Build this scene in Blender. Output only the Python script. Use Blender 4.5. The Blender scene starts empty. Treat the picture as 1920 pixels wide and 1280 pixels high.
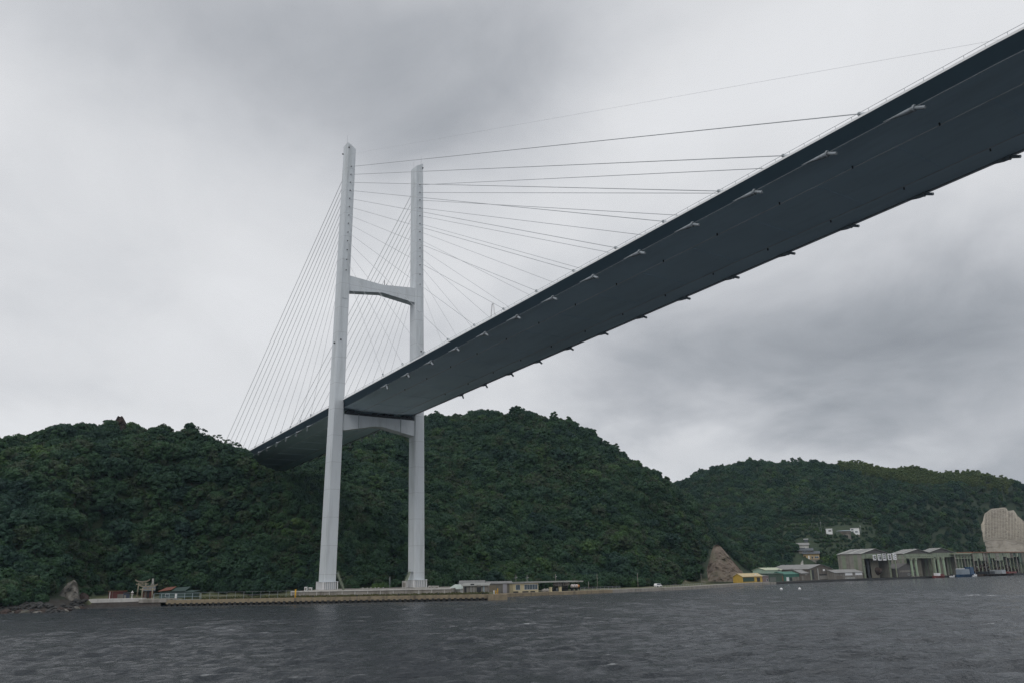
import bpy, math, random
import numpy as np
from mathutils import Matrix, Vector

random.seed(7)
np.random.seed(7)
scene = bpy.context.scene
col0 = scene.collection
PI = math.pi

# ------------------------------------------------------------------ camera
F, CX, CY, CZ = 1536.78, 273.555, -124.710, 8.983      # focal length in photo pixels (1920 wide), position
YAW, PITCH, ROLL = 0.5943, 0.2742, -0.0191
SEA = 0.7                                               # water level
fw = np.array([-math.cos(YAW)*math.cos(PITCH), math.sin(YAW)*math.cos(PITCH), math.sin(PITCH)])
rt = np.cross(fw, [0, 0, 1.]); rt /= np.linalg.norm(rt)
up = np.cross(rt, fw)
cr, sr = math.cos(ROLL), math.sin(ROLL)
R3 = np.array([cr*rt+sr*up, -sr*rt+cr*up, fw])
C3 = np.array([CX, CY, CZ])
cam_d = bpy.data.cameras.new('camera')
cam_d.sensor_fit = 'HORIZONTAL'; cam_d.sensor_width = 36.0
cam_d.lens = F/1920*36; cam_d.clip_start = 0.5; cam_d.clip_end = 40000
cam = bpy.data.objects.new('camera', cam_d); col0.objects.link(cam)
M = Matrix.Identity(4)
for i in range(3):
    M[i][0], M[i][1], M[i][2], M[i][3] = R3[0][i], R3[1][i], -R3[2][i], C3[i]
cam.matrix_world = M
scene.camera = cam

# ------------------------------------------------------------------ world: overcast sky
SUN_EL, SUN_AZ = math.radians(52), math.radians(-62)     # azimuth in the XY plane (from +X, counter-clockwise)
sun_dir = Vector((math.cos(SUN_EL)*math.cos(SUN_AZ), math.cos(SUN_EL)*math.sin(SUN_AZ), math.sin(SUN_EL)))
world = bpy.data.worlds.new('World'); scene.world = world; world.use_nodes = True

class NT:
    def __init__(s, tree): s.t = tree; s.n = tree.nodes; s.l = tree.links
    def new(s, ty, **kw):
        n = s.n.new(ty)
        for k, v in kw.items(): setattr(n, k, v)
        return n
    def put(s, sock, v):
        if v is None: return
        if isinstance(v, bpy.types.NodeSocket): s.l.new(v, sock)
        else: sock.default_value = v
    def math(s, op, a, b=None, c=None, clamp=False):
        n = s.new('ShaderNodeMath', operation=op, use_clamp=clamp)
        s.put(n.inputs[0], a); s.put(n.inputs[1], b); s.put(n.inputs[2], c)
        return n.outputs[0]
    def noise(s, vec, scale, detail=4, rough=.5, dist=0., out=0):
        n = s.new('ShaderNodeTexNoise'); s.put(n.inputs['Vector'], vec)
        n.inputs['Scale'].default_value = scale; n.inputs['Detail'].default_value = detail
        n.inputs['Roughness'].default_value = rough; n.inputs['Distortion'].default_value = dist
        return n.outputs[out]
    def ramp(s, fac, stops, interp='LINEAR'):
        n = s.new('ShaderNodeValToRGB'); n.color_ramp.interpolation = interp
        e = n.color_ramp.elements
        while len(e) < len(stops): e.new(0.5)
        for el, (p, c) in zip(e, stops):
            el.position = p; el.color = (c[0], c[1], c[2], 1) if not isinstance(c, (int, float)) else (c, c, c, 1)
        s.put(n.inputs[0], fac)
        return n.outputs[0]
    def mix(s, fac, a, b, blend='MIX'):
        n = s.new('ShaderNodeMix', data_type='RGBA', blend_type=blend)
        s.put(n.inputs[0], fac); s.put(n.inputs[6], rgba(a)); s.put(n.inputs[7], rgba(b))
        return n.outputs[2]
def rgba(c):
    if isinstance(c, (tuple, list)) and len(c) == 3: return (c[0], c[1], c[2], 1)
    return c

def ray(px, py): return R3.T @ np.array([(px-960)/F, -(py-640)/F, 1.])
def azel(px, py):
    d = ray(px, py); return math.atan2(d[1], d[0]), math.atan2(d[2], math.hypot(d[0], d[1]))

w = NT(world.node_tree); w.n.clear()
w_out = w.new('ShaderNodeOutputWorld'); bg = w.new('ShaderNodeBackground')
bg.inputs['Strength'].default_value = 0.1
sky = w.new('ShaderNodeTexSky', sky_type='NISHITA', sun_disc=False)
sky.sun_elevation = SUN_EL
sky.sun_rotation = math.atan2(sun_dir.x, sun_dir.y)
sky.air_density = 1.0; sky.dust_density = 3.0
tc = w.new('ShaderNodeTexCoord')
sep = w.new('ShaderNodeSeparateXYZ'); w.l.new(tc.outputs['Generated'], sep.inputs[0])
el = w.math('ARCSINE', sep.outputs[2])
# azimuth counted from the middle of the harbour view, so that its seam lies behind the camera
AZ0 = PI-YAW
az_x = w.math('ADD', w.math('MULTIPLY', sep.outputs[0], math.cos(AZ0)), w.math('MULTIPLY', sep.outputs[1], math.sin(AZ0)))
az_y = w.math('SUBTRACT', w.math('MULTIPLY', sep.outputs[1], math.cos(AZ0)), w.math('MULTIPLY', sep.outputs[0], math.sin(AZ0)))
az = w.math('ARCTAN2', az_y, az_x)
# cloud-deck plane coordinates: the noise stretches towards the horizon as a flat cloud deck does
zc = w.math('ADD', w.math('MAXIMUM', sep.outputs[2], 0.0), 0.42)
cmb = w.new('ShaderNodeCombineXYZ')
w.l.new(w.math('DIVIDE', sep.outputs[0], zc), cmb.inputs[0]); w.l.new(w.math('DIVIDE', sep.outputs[1], zc), cmb.inputs[1])
plane = cmb.outputs[0]
n_big = w.noise(plane, .9, 3, .5, .4)
n_mid = w.noise(plane, 3.2, 6, .56, .6)
warp = w.noise(plane, 2.0, 5, .58, .3, out=1)
wsep = w.new('ShaderNodeSeparateXYZ'); w.l.new(warp, wsep.inputs[0])
waz = w.math('ADD', az, w.math('MULTIPLY', w.math('SUBTRACT', wsep.outputs[0], .5), .5))
wel = w.math('ADD', el, w.math('MULTIPLY', w.math('SUBTRACT', wsep.outputs[1], .5), .26))
# broad cloud masses: photo pixel centre, half sizes in radians, depth of grey (negative: thin bright cloud)
masses = [((420, 50), .30, .14, .17), ((720, 110), .26, .13, .17), ((770, 240), .13, .06, .10),
          ((1480, 680), .34, .10, .27), ((1250, 620), .20, .09, .10), ((1850, 560), .26, .17, .20),
          ((1880, 860), .16, .05, .17), ((1650, 880), .22, .04, .10), ((40, 510), .10, .09, .09), ((110, 722), .09, .03, .07),
          ((1000, 60), .18, .08, .10), ((1350, 60), .22, .10, .06),
          ((1330, 805), .20, .03, -.08), ((1730, 795), .15, .02, -.06), ((1400, 200), .20, .07, -.03)]
dark = None
for (p, sa, se, amp) in masses:
    a0, e0 = azel(*p); a0 = (a0-AZ0+PI) % (2*PI)-PI
    da = w.math('DIVIDE', w.math('SUBTRACT', waz, a0), sa)
    de = w.math('DIVIDE', w.math('SUBTRACT', wel, e0), se)
    r2 = w.math('ADD', w.math('MULTIPLY', da, da), w.math('MULTIPLY', de, de))
    g = w.math('MULTIPLY', w.math('EXPONENT', w.math('MULTIPLY', r2, -.8)), amp)
    dark = g if dark is None else w.math('ADD', dark, g)
tex = w.math('ADD', w.math('MULTIPLY', w.math('SUBTRACT', n_big, .5), .34), w.math('MULTIPLY', w.math('SUBTRACT', n_mid, .5), .26))
lum = w.math('SUBTRACT', w.math('SUBTRACT', .805, dark), w.math('MULTIPLY', tex, w.math('ADD', w.math('MULTIPLY', dark, 1.7), .58)))
lum = w.math('MAXIMUM', lum, .2)
tint = w.ramp(lum, [(.22, (.885, .965, 1.075)), (.5, (.95, .985, 1.05)), (.75, (.985, 1.0, 1.03))])
cloud = w.mix(1.0, tint, None, 'MULTIPLY')
cn = cloud.node
c3 = w.new('ShaderNodeCombineColor')
for i in range(3): w.l.new(w.math('MULTIPLY', lum, 10.0), c3.inputs[i])
w.l.new(c3.outputs[0], cn.inputs[7])
final = w.mix(.97, sky.outputs[0], cloud)
w.l.new(final, bg.inputs['Color']); w.l.new(bg.outputs[0], w_out.inputs[0])

# ------------------------------------------------------------------ sun through the clouds, exposure
sun_d = bpy.data.lights.new('sun', 'SUN'); sun_d.energy = 0.7; sun_d.angle = math.radians(25); sun_d.color = (1.0, .97, .93)
sun = bpy.data.objects.new('sun', sun_d); col0.objects.link(sun)
sun.rotation_euler = sun_dir.to_track_quat('Z', 'Y').to_euler()
sun.location = (0, 0, 400)
vs = scene.view_settings
vs.view_transform = 'Standard'; vs.look = 'None'; vs.gamma = 1; vs.use_curve_mapping = False; vs.exposure = 0.0
scene.render.engine = 'CYCLES'
scene.cycles.use_denoising = True; scene.cycles.denoising_prefilter = 'NONE'
scene.cycles.max_bounces = 6; scene.cycles.diffuse_bounces = 3; scene.cycles.glossy_bounces = 3
scene.cycles.transparent_max_bounces = 6; scene.cycles.caustics_reflective = True; scene.cycles.blur_glossy = 1.0; scene.cycles.sample_clamp_indirect = 3.0; scene.cycles.caustics_refractive = False

# ------------------------------------------------------------------ pixel helpers (photo pixels -> places)
def proj(P):
    v = R3 @ (np.asarray(P, float)-C3); return 960+F*v[0]/v[2], 640-F*v[1]/v[2]
def ground(px, py, z=SEA):
    d = ray(px, py); return C3+d*((z-CZ)/d[2])
def at_dist(px, py, D):
    d = ray(px, py); return C3+d*(D/math.hypot(d[0], d[1]))
def on_x(px, py, X):
    d = ray(px, py); return C3+d*((X-CX)/d[0])
def zat(X, Y, py):
    v0 = R3 @ (np.array([X, Y, 0.])-C3); w_ = R3[:, 2]; k = 640-py
    return (k*v0[2]-F*v0[1])/(F*w_[1]-k*w_[2])
def depth(X, Y, z=3.): return float((R3 @ (np.array([X, Y, z])-C3))[2])
SHORE = [(20, 38), (20, 78), (17, 132), (-12, 207), (-30, 321), (-37, 532), (-42, 900), (-60, 1500)]
def col(px, s=0., line=SHORE, py=1092):
    """where the sight line of a photo column meets the shore line moved s metres inland"""
    d = ray(px, py); dx, dy = d[0], d[1]
    for (x0, y0), (x1, y1) in zip(line, line[1:]):
        x0 -= s; x1 -= s
        ex, ey = x1-x0, y1-y0
        det = dx*(-ey)+dy*ex
        if abs(det) < 1e-9: continue
        t = ((x0-CX)*(-ey)+(y0-CY)*ex)/det
        u = (dx*(y0-CY)-dy*(x0-CX))/det
        if t > 0 and -.0001 <= u <= 1.0001: return (CX+dx*t, CY+dy*t)
    raise ValueError(px)
# quay in front of the tower
QA, QB = np.array([-15., -64.5]), np.array([47.6, 24.2])
QD = (QB-QA)/np.linalg.norm(QB-QA); QN = np.array([-QD[1], QD[0]])   # QN points inland
def qcol(px, s=0.):
    a, b = QA+QN*s-QD*60, QB+QN*s+QD*60
    return col(px, 0, [tuple(a), tuple(b)])

# ------------------------------------------------------------------ materials
MATS = {}
def pmat(name, c1, c2=None, rough=.7, scale=.5, bump=0., bscale=4., metal=0., stain=None, detail=5, streak=None, spec=.4, seams=None):
    if name in MATS: return MATS[name]
    m = bpy.data.materials.new(name); m.use_nodes = True; MATS[name] = m
    t = NT(m.node_tree); b = t.n['Principled BSDF']
    tcn = t.new('ShaderNodeTexCoord'); v = tcn.outputs['Object']
    geo = t.new('ShaderNodeNewGeometry'); gp = geo.outputs['Position']
    c = t.mix(t.ramp(t.noise(gp, scale, detail, .6), [(.3, 0), (.7, 1)]), c1, c2 or tuple(x*.8 for x in c1))
    if stain:
        mp = t.new('ShaderNodeMapping'); mp.inputs['Scale'].default_value = streak or (1, 1, .12)
        t.l.new(gp, mp.inputs[0])
        c = t.mix(t.ramp(t.noise(mp.outputs[0], stain[1], 6, .65), [(.5, 0), (.72, stain[2])]), c, stain[0])
    if seams:      # erection joints of the steel blocks
        sz = t.new('ShaderNodeSeparateXYZ'); t.l.new(gp, sz.inputs[0])
        fr_ = t.math('FRACT', t.math('DIVIDE', sz.outputs[2], seams))
        c = t.mix(t.ramp(fr_, [(.0, .35), (.012, .35), (.02, 0)], 'CONSTANT'), c, (.30, .32, .33))
    t.l.new(c, b.inputs['Base Color'])
    b.inputs['Roughness'].default_value = rough; b.inputs['Metallic'].default_value = metal
    b.inputs['Specular IOR Level'].default_value = spec
    if bump:
        bn = t.new('ShaderNodeBump'); bn.inputs['Strength'].default_value = 1.0; bn.inputs['Distance'].default_value = bump
        t.l.new(t.noise(gp, bscale, 6, .6), bn.inputs['Height']); t.l.new(bn.outputs[0], b.inputs['Normal'])
    return m

def foliage(name, stops, sat=1.0):
    m = bpy.data.materials.new(name); m.use_nodes = True; MATS[name] = m
    t = NT(m.node_tree); b = t.n['Principled BSDF']; out = t.n['Material Output']
    oi = t.new('ShaderNodeObjectInfo'); geo = t.new('ShaderNodeNewGeometry')
    r = t.math('ADD', t.math('MULTIPLY', oi.outputs['Random'], .42),
               t.math('MULTIPLY', t.ramp(t.noise(geo.outputs['Position'], .036, 5, .62), [(.35, 0), (.65, 1)]), .58))
    c = t.ramp(r, stops)
    k = t.ramp(t.noise(geo.outputs['Position'], .55, 4, .6), [(.3, .68), (.7, 1.25)])
    c = t.mix(1.0, c, k, 'MULTIPLY')
    t.l.new(c, b.inputs['Base Color'])
    b.inputs['Roughness'].default_value = .62; b.inputs['Specular IOR Level'].default_value = .25
    tr = t.new('ShaderNodeBsdfTranslucent'); t.l.new(c, tr.inputs[0])
    ms = t.new('ShaderNodeMixShader'); ms.inputs[0].default_value = .30
    t.l.new(b.outputs[0], ms.inputs[1]); t.l.new(tr.outputs[0], ms.inputs[2]); t.l.new(ms.outputs[0], out.inputs[0])
    return m
LEAF = foliage('leaf', [(0, (.024, .058, .048)), (.2, (.028, .068, .046)), (.42, (.038, .086, .046)), (.58, (.048, .106, .046)), (.68, (.056, .076, .046)), (.8, (.060, .122, .046)), (.9, (.084, .150, .048)), (1, (.128, .188, .056))])
LEAF2 = foliage('bamboo_leaf', [(0, (.085, .135, .042)), (.5, (.115, .160, .050)), (1, (.150, .185, .062))])
BARK = pmat('bark', (.075, .06, .048), (.045, .038, .03), .9, 1.5)

STEEL = pmat('pale_steel_paint', (.63, .67, .70), (.58, .62, .65), .5, .12, stain=((.37, .395, .40), .3, .65), seams=9.4)
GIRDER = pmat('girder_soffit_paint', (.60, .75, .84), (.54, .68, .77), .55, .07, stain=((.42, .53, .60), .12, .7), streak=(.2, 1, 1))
DARKSIDE = pmat('girder_side_dark', (.027, .050, .068), (.023, .043, .058), .65, .2, spec=.2)  # one even tone, far darker than the soffit
WHITE = pmat('white_paint', (.80, .80, .80), (.72, .73, .74), .5, .6)
CABLE = pmat('cable_sheath', (.52, .54, .56), (.46, .48, .50), .45, .5)
DARK = pmat('dark_metal', (.03, .033, .038), (.02, .022, .026), .6, 2)
CONC = pmat('weathered_concrete', (.33, .31, .28), (.24, .225, .2), .9, .7, .05, 3, stain=((.10, .09, .075), .5, .8))
CONCL = pmat('pale_concrete', (.55, .54, .52), (.45, .44, .42), .9, .9, .03, 3, stain=((.22, .21, .19), .5, .6))
QUAYM = pmat('quay_concrete_brown', (.31, .255, .17), (.22, .18, .125), .92, .6, .06, 3, stain=((.07, .06, .05), .6, .8))
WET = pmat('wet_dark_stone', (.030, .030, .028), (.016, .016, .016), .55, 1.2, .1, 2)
ASPH = pmat('asphalt', (.10, .10, .10), (.07, .07, .07), .9, .3)
ROCK = pmat('grey_rock', (.20, .19, .17), (.10, .094, .085), .95, .5, .35, 1.2, stain=((.06, .065, .04), .3, .8))
ROCKR = pmat('reddish_rock', (.06, .042, .036), (.028, .022, .02), .95, .5, .3, 1.2)
CLIFFM = pmat('cut_slope_rock', (.185, .15, .122), (.115, .092, .075), .95, .28, .35, 1.0, stain=((.08, .085, .05), .12, .7), streak=(1, 1, .5))
SHOT = pmat('shade_toned_shotcrete', (.33, .30, .255), (.25, .225, .19), .95, .22, .1, 1.5, stain=((.15, .13, .105), .2, .7))  # slope face toned down: shadow of the frame cells put into its colour
STONE = pmat('torii_stone', (.30, .27, .205), (.22, .195, .145), .9, 1.2, .03, 5)
YELLOW = pmat('yellow_paint', (.65, .38, .03), (.55, .32, .03), .55, 2)
GALV = pmat('galvanised_metal', (.36, .39, .41), (.30, .33, .35), .5, 1, metal=.2)
GREENP = pmat('pale_green_steel', (.31, .36, .26), (.22, .255, .185), .6, .6, stain=((.15, .10, .06), .7, .7))
GLASS = pmat('window_glass', (.10, .14, .16), (.05, .07, .09), .12, 1.5, spec=.6)

# ------------------------------------------------------------------ mesh builder
class MB:
    def __init__(s): s.v = []; s.f = []
    def quad(s, a, b, c, d):
        n = len(s.v); s.v += [tuple(a), tuple(b), tuple(c), tuple(d)]; s.f.append((n, n+1, n+2, n+3)); return s
    def box(s, x0, x1, y0, y1, z0, z1):
        n = len(s.v)
        s.v += [(x0, y0, z0), (x1, y0, z0), (x1, y1, z0), (x0, y1, z0), (x0, y0, z1), (x1, y0, z1), (x1, y1, z1), (x0, y1, z1)]
        s.f += [(n, n+3, n+2, n+1), (n+4, n+5, n+6, n+7), (n, n+1, n+5, n+4), (n+1, n+2, n+6, n+5), (n+2, n+3, n+7, n+6), (n+3, n, n+4, n+7)]
        return s
    def hexa(s, lo, hi):
        n = len(s.v); s.v += [tuple(p) for p in lo]+[tuple(p) for p in hi]; k = len(lo)
        s.f.append(tuple(n+i for i in reversed(range(k)))); s.f.append(tuple(n+k+i for i in range(k)))
        for i in range(k): j = (i+1) % k; s.f.append((n+i, n+j, n+k+j, n+k+i))
        return s
    def tube(s, p, q, r, r2=None, n=8, cap=True):
        p, q = Vector(p), Vector(q); d = (q-p).normalized(); r2 = r if r2 is None else r2
        a = d.orthogonal().normalized(); b = d.cross(a); k = len(s.v)
        for c, rr in ((p, r), (q, r2)):
            for i in range(n):
                t = 2*PI*i/n; s.v.append(tuple(c+a*(rr*math.cos(t))+b*(rr*math.sin(t))))
        for i in range(n): j = (i+1) % n; s.f.append((k+i, k+j, k+n+j, k+n+i))
        if cap: s.f.append(tuple(k+i for i in reversed(range(n)))); s.f.append(tuple(k+n+i for i in range(n)))
        return s
    def loft(s, secs, cap=True):
        """sections of equal length, joined in order"""
        k = len(s.v); m = len(secs[0])
        for c in secs: s.v += [tuple(p) for p in c]
        for a in range(len(secs)-1):
            for i in range(m): j = (i+1) % m; s.f.append((k+a*m+i, k+a*m+j, k+(a+1)*m+j, k+(a+1)*m+i))
        if cap:
            s.f.append(tuple(k+i for i in reversed(range(m)))); s.f.append(tuple(k+(len(secs)-1)*m+i for i in range(m)))
        return s
    def mesh(s, name, m, smooth=False):
        me = bpy.data.meshes.new(name); me.from_pydata(s.v, [], s.f); me.materials.append(m)
        if smooth: me.polygons.foreach_set('use_smooth', [True]*len(me.polygons))
        me.update(); return me
    def build(s, name, m, parent=None, smooth=False, bevel=0.):
        o = bpy.data.objects.new(name, s.mesh(name, m, smooth)); col0.objects.link(o)
        if parent is not None: o.parent = parent
        if bevel:
            b = o.modifiers.new('bevel', 'BEVEL'); b.width = bevel; b.segments = 1; b.limit_method = 'ANGLE'
        return o
def tag(o, label=None, cat=None, group=None, kind=None):
    if label: o['label'] = label
    if cat: o['category'] = cat
    if group: o['group'] = group
    if kind or cat: o['kind'] = kind or 'thing'
    return o
def thing(name, label, cat, loc=(0, 0, 0), rz=0., group=None):
    o = bpy.data.objects.new(name, None); col0.objects.link(o); o.empty_display_size = .5
    o.location = loc; o.rotation_euler = (0, 0, rz)
    return tag(o, label, cat, group)
def inst(me, name, parent=None, loc=(0, 0, 0), rz=0., sc=None):
    o = bpy.data.objects.new(name, me); col0.objects.link(o); o.parent = parent; o.location = loc; o.rotation_euler = (0, 0, rz)
    if sc: o.scale = sc
    return o
def icosph(sub=2):
    import bmesh
    bm = bmesh.new(); bmesh.ops.create_icosphere(bm, subdivisions=sub, radius=1)
    v = np.array([x.co[:] for x in bm.verts]); f = [tuple(x.index for x in p.verts) for p in bm.faces]; bm.free(); return v, f
ICO1, ICO2, ICO3 = icosph(1), icosph(2), icosph(3)

def vnoise(P, seed=0):
    """cheap smooth value noise for numpy points (N,2) or (N,3)"""
    P = np.asarray(P, float); i = np.floor(P).astype(np.int64); f = P-i; f = f*f*(3-2*f); dim = P.shape[1]
    out = 0.
    for c in range(2**dim):
        o = np.array([(c >> k) & 1 for k in range(dim)]); q = i+o
        h = (q[:, 0]*374761393+q[:, 1]*668265263+(q[:, 2]*2147483647 if dim == 3 else 0)+seed*1274126177) & 0xffffffff
        h = ((h ^ (h >> 13))*1274126177) & 0xffffffff; h = ((h ^ (h >> 16)) & 0xffff)/65535.
        wgt = np.ones(len(P))
        for k in range(dim): wgt = wgt*(f[:, k] if o[k] else 1-f[:, k])
        out = out+h*wgt
    return out
def fbm(P, seed=0, octv=4):
    P = np.asarray(P, float); s = 0.; a = .5
    for k in range(octv): s = s+a*vnoise(P*(2**k)+17.3*k, seed+k); a *= .5
    return s

# ------------------------------------------------------------------ the land
LEFTSH = [(-90, -900), (-40, -420), (-8, -220), (-1, -140), (1, -110), (3, -96), (-18, -89), (-27, -77), (-22, -69)]
COAST = LEFTSH+[tuple(QA), tuple(QB), (20, 38)]+SHORE[1:]
POLY = np.array(COAST+[(-3000, 1500), (-3000, -900)], float)
def inside(P, poly):
    x, y = P[:, 0], P[:, 1]; r = np.zeros(len(P), bool); n = len(poly)
    for i in range(n):
        (x0, y0), (x1, y1) = poly[i], poly[(i+1) % n]
        c = ((y0 > y) != (y1 > y)) & (x < (x1-x0)*(y-y0)/((y1-y0) if y1 != y0 else 1e-9)+x0); r ^= c
    return r
def seg_dist(P, a, b):
    a = np.asarray(a, float); b = np.asarray(b, float); e = b-a; L = e@e
    t = np.clip(((P-a)@e)/(L if L > 0 else 1), 0, 1); return np.hypot(*(P-(a+t[:, None]*e)).T), t
def shore_sd(P):
    d = np.full(len(P), 1e9)
    for a, b in zip(COAST, COAST[1:]): d = np.minimum(d, seg_dist(P, a, b)[0])
    return np.where(inside(P, POLY), d, -d)
TREE_H = 7.
RIDGES = [(.66, [(-330, 905, 430), (0, 860, 402), (80, 830, 402), (150, 797, 400), (230, 790, 400), (300, 798, 400), (340, 806, 399), (380, 828, 398), (430, 864, 392), (455, 900, 388)]),
          (.60, [(455, 862, 395), (560, 876, 430), (620, 858, 455), (690, 832, 490), (740, 815, 520), (800, 786, 560)]),
          (.80, [(655, 757, 625), (720, 752, 600), (800, 786, 568)]),
          (.74, [(800, 780, 565), (850, 779, 556), (900, 774, 552), (980, 766, 550), (1040, 783, 552),
                 (1100, 828, 558), (1180, 876, 566), (1250, 918, 574), (1300, 946, 574), (1370, 980, 568), (1440, 1003, 560), (1480, 1038, 552)]),
          (.56, [(1180, 915, 900), (1285, 903, 850), (1340, 871, 850), (1400, 863, 860), (1500, 862, 880), (1600, 867, 905), (1700, 880, 935), (1800, 884, 965), (1900, 890, 1000), (2100, 915, 1060)])]
SEGS = []
for k, pts in RIDGES:
    w3 = [at_dist(*p)-np.array([0, 0, TREE_H]) for p in pts]
    SEGS += [(k, a, b) for a, b in zip(w3, w3[1:])]
FOOT_Y = [-400, -120, -92, -80, -60, -20, 20, 40, 130, 175, 192, 232, 250, 300, 600, 1500]
FOOT_D = [0, 0, 4, 20, 26, 42, 46, 30, 24, 18, 34, 36, 44, 72, 78, 55]
def land_h(P):
    P = np.asarray(P, float); sd = shore_sd(P)
    acc = np.zeros(len(P)); T = 5.
    for k, a, b in SEGS:
        d, t = seg_dist(P, a[:2], b[:2]); z = a[2]+t*(b[2]-a[2])
        acc += np.exp(np.clip((z-k*d*d/(d+14.))/T, -40, 60))
    hill = T*np.log(acc+1e-12)-T*.45
    hill = hill+(fbm(P/60., 3)-.47)*15+(fbm(P/19., 9)-.47)*3.5
    flat = np.interp(P[:, 1], [-90, -66, -58, 26, 36], [2.9, 2.9, 2.25, 2.25, 1.7])
    foot = np.interp(P[:, 1], FOOT_Y, FOOT_D)
    m = np.clip((sd-foot)/40., 0, 1); m = m*m*(3-2*m)
    h = flat+np.maximum(hill-flat, 0)*m
    lim = 65.8+.0362*P[:, 0]-12.+np.maximum(np.abs(P[:, 1])-14, 0)*.75+np.maximum(-(P[:, 0]+185), 0)*1.2
    h = np.minimum(h, np.where(P[:, 0] < -10, lim, 1e3))
    natural = P[:, 1] < -87
    e1 = np.interp(sd, [-40, .4, 4.5], [-9.3, -9.3, 0])+flat; e2 = np.interp(sd, [-40, -7, 7], [-9, -4.2, 0])+flat+(fbm(P/5., 4)-.47)*2.2
    edge = np.where(natural, e2, e1)
    h = np.where(sd < (7 if True else 0), np.minimum(h, edge), h)
    return h, sd, m

def grid_object(name, xs, ys, mat_):
    X, Y = np.meshgrid(xs, ys, indexing='ij'); P = np.stack([X.ravel(), Y.ravel()], 1)
    h, sd, m = land_h(P); nx, ny = len(xs), len(ys)
    me = bpy.data.meshes.new(name)
    i = np.arange(nx*ny).reshape(nx, ny)
    q = np.stack([i[:-1, :-1], i[1:, :-1], i[1:, 1:], i[:-1, 1:]], -1).reshape(-1, 4)
    keep = (sd[q] > -45).any(1); q = q[keep]
    me.from_pydata(np.column_stack([P, h]).tolist(), [], q.tolist()); me.materials.append(mat_)
    me.polygons.foreach_set('use_smooth', [True]*len(me.polygons)); me.update()
    o = bpy.data.objects.new(name, me); col0.objects.link(o); return o
def terrain_mat():
    m = bpy.data.materials.new('terrain_soil'); m.use_nodes = True; t = NT(m.node_tree); b = t.n['Principled BSDF']
    g = t.new('ShaderNodeNewGeometry'); p = g.outputs['Position']; s = t.new('ShaderNodeSeparateXYZ'); t.l.new(p, s.inputs[0])
    soil = t.mix(t.ramp(t.noise(p, .15, 6, .6), [(.3, 0), (.7, 1)]), (.024, .042, .022), (.04, .058, .028))
    grass = t.mix(t.ramp(t.noise(p, .35, 6, .65), [(.32, 0), (.68, 1)]), (.115, .118, .055), (.062, .078, .036))
    gravel = t.ramp(t.noise(p, .12, 5, .6), [(.52, 0), (.62, .8)])
    grass = t.mix(gravel, grass, (.20, .175, .14))
    rocky = t.math('MULTIPLY', t.math('SUBTRACT', -84., s.outputs[1]), .25, clamp=True)
    grass = t.mix(rocky, grass, t.mix(t.ramp(t.noise(p, .6, 6, .65), [(.35, 0), (.65, 1)]), (.018, .017, .014), (.04, .033, .027)))
    f = t.math('MULTIPLY', t.math('SUBTRACT', s.outputs[2], 3.2), .8, clamp=True)
    c = t.mix(f, grass, soil)
    wet = t.math('MULTIPLY', t.math('SUBTRACT', 1.7, s.outputs[2]), 1.4, clamp=True)
    c = t.mix(wet, c, (.03, .026, .022))
    t.l.new(c, b.inputs['Base Color']); b.inputs['Roughness'].default_value = .95
    bn = t.new('ShaderNodeBump'); bn.inputs['Distance'].default_value = .25
    t.l.new(t.noise(p, 1.2, 6, .65), bn.inputs['Height']); t.l.new(bn.outputs[0], b.inputs['Normal'])
    return m
xs = np.concatenate([np.linspace(-1500, -460, 14), np.arange(-440, 62, 4.)]); ys = np.concatenate([np.linspace(-880, -340, 10), np.arange(-320, 1100, 5.), np.linspace(1130, 1480, 8)])
terrain = tag(grid_object('terrain', xs, ys, terrain_mat()), 'wooded hills and the flat shore strip along the harbour', kind='structure')

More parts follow.
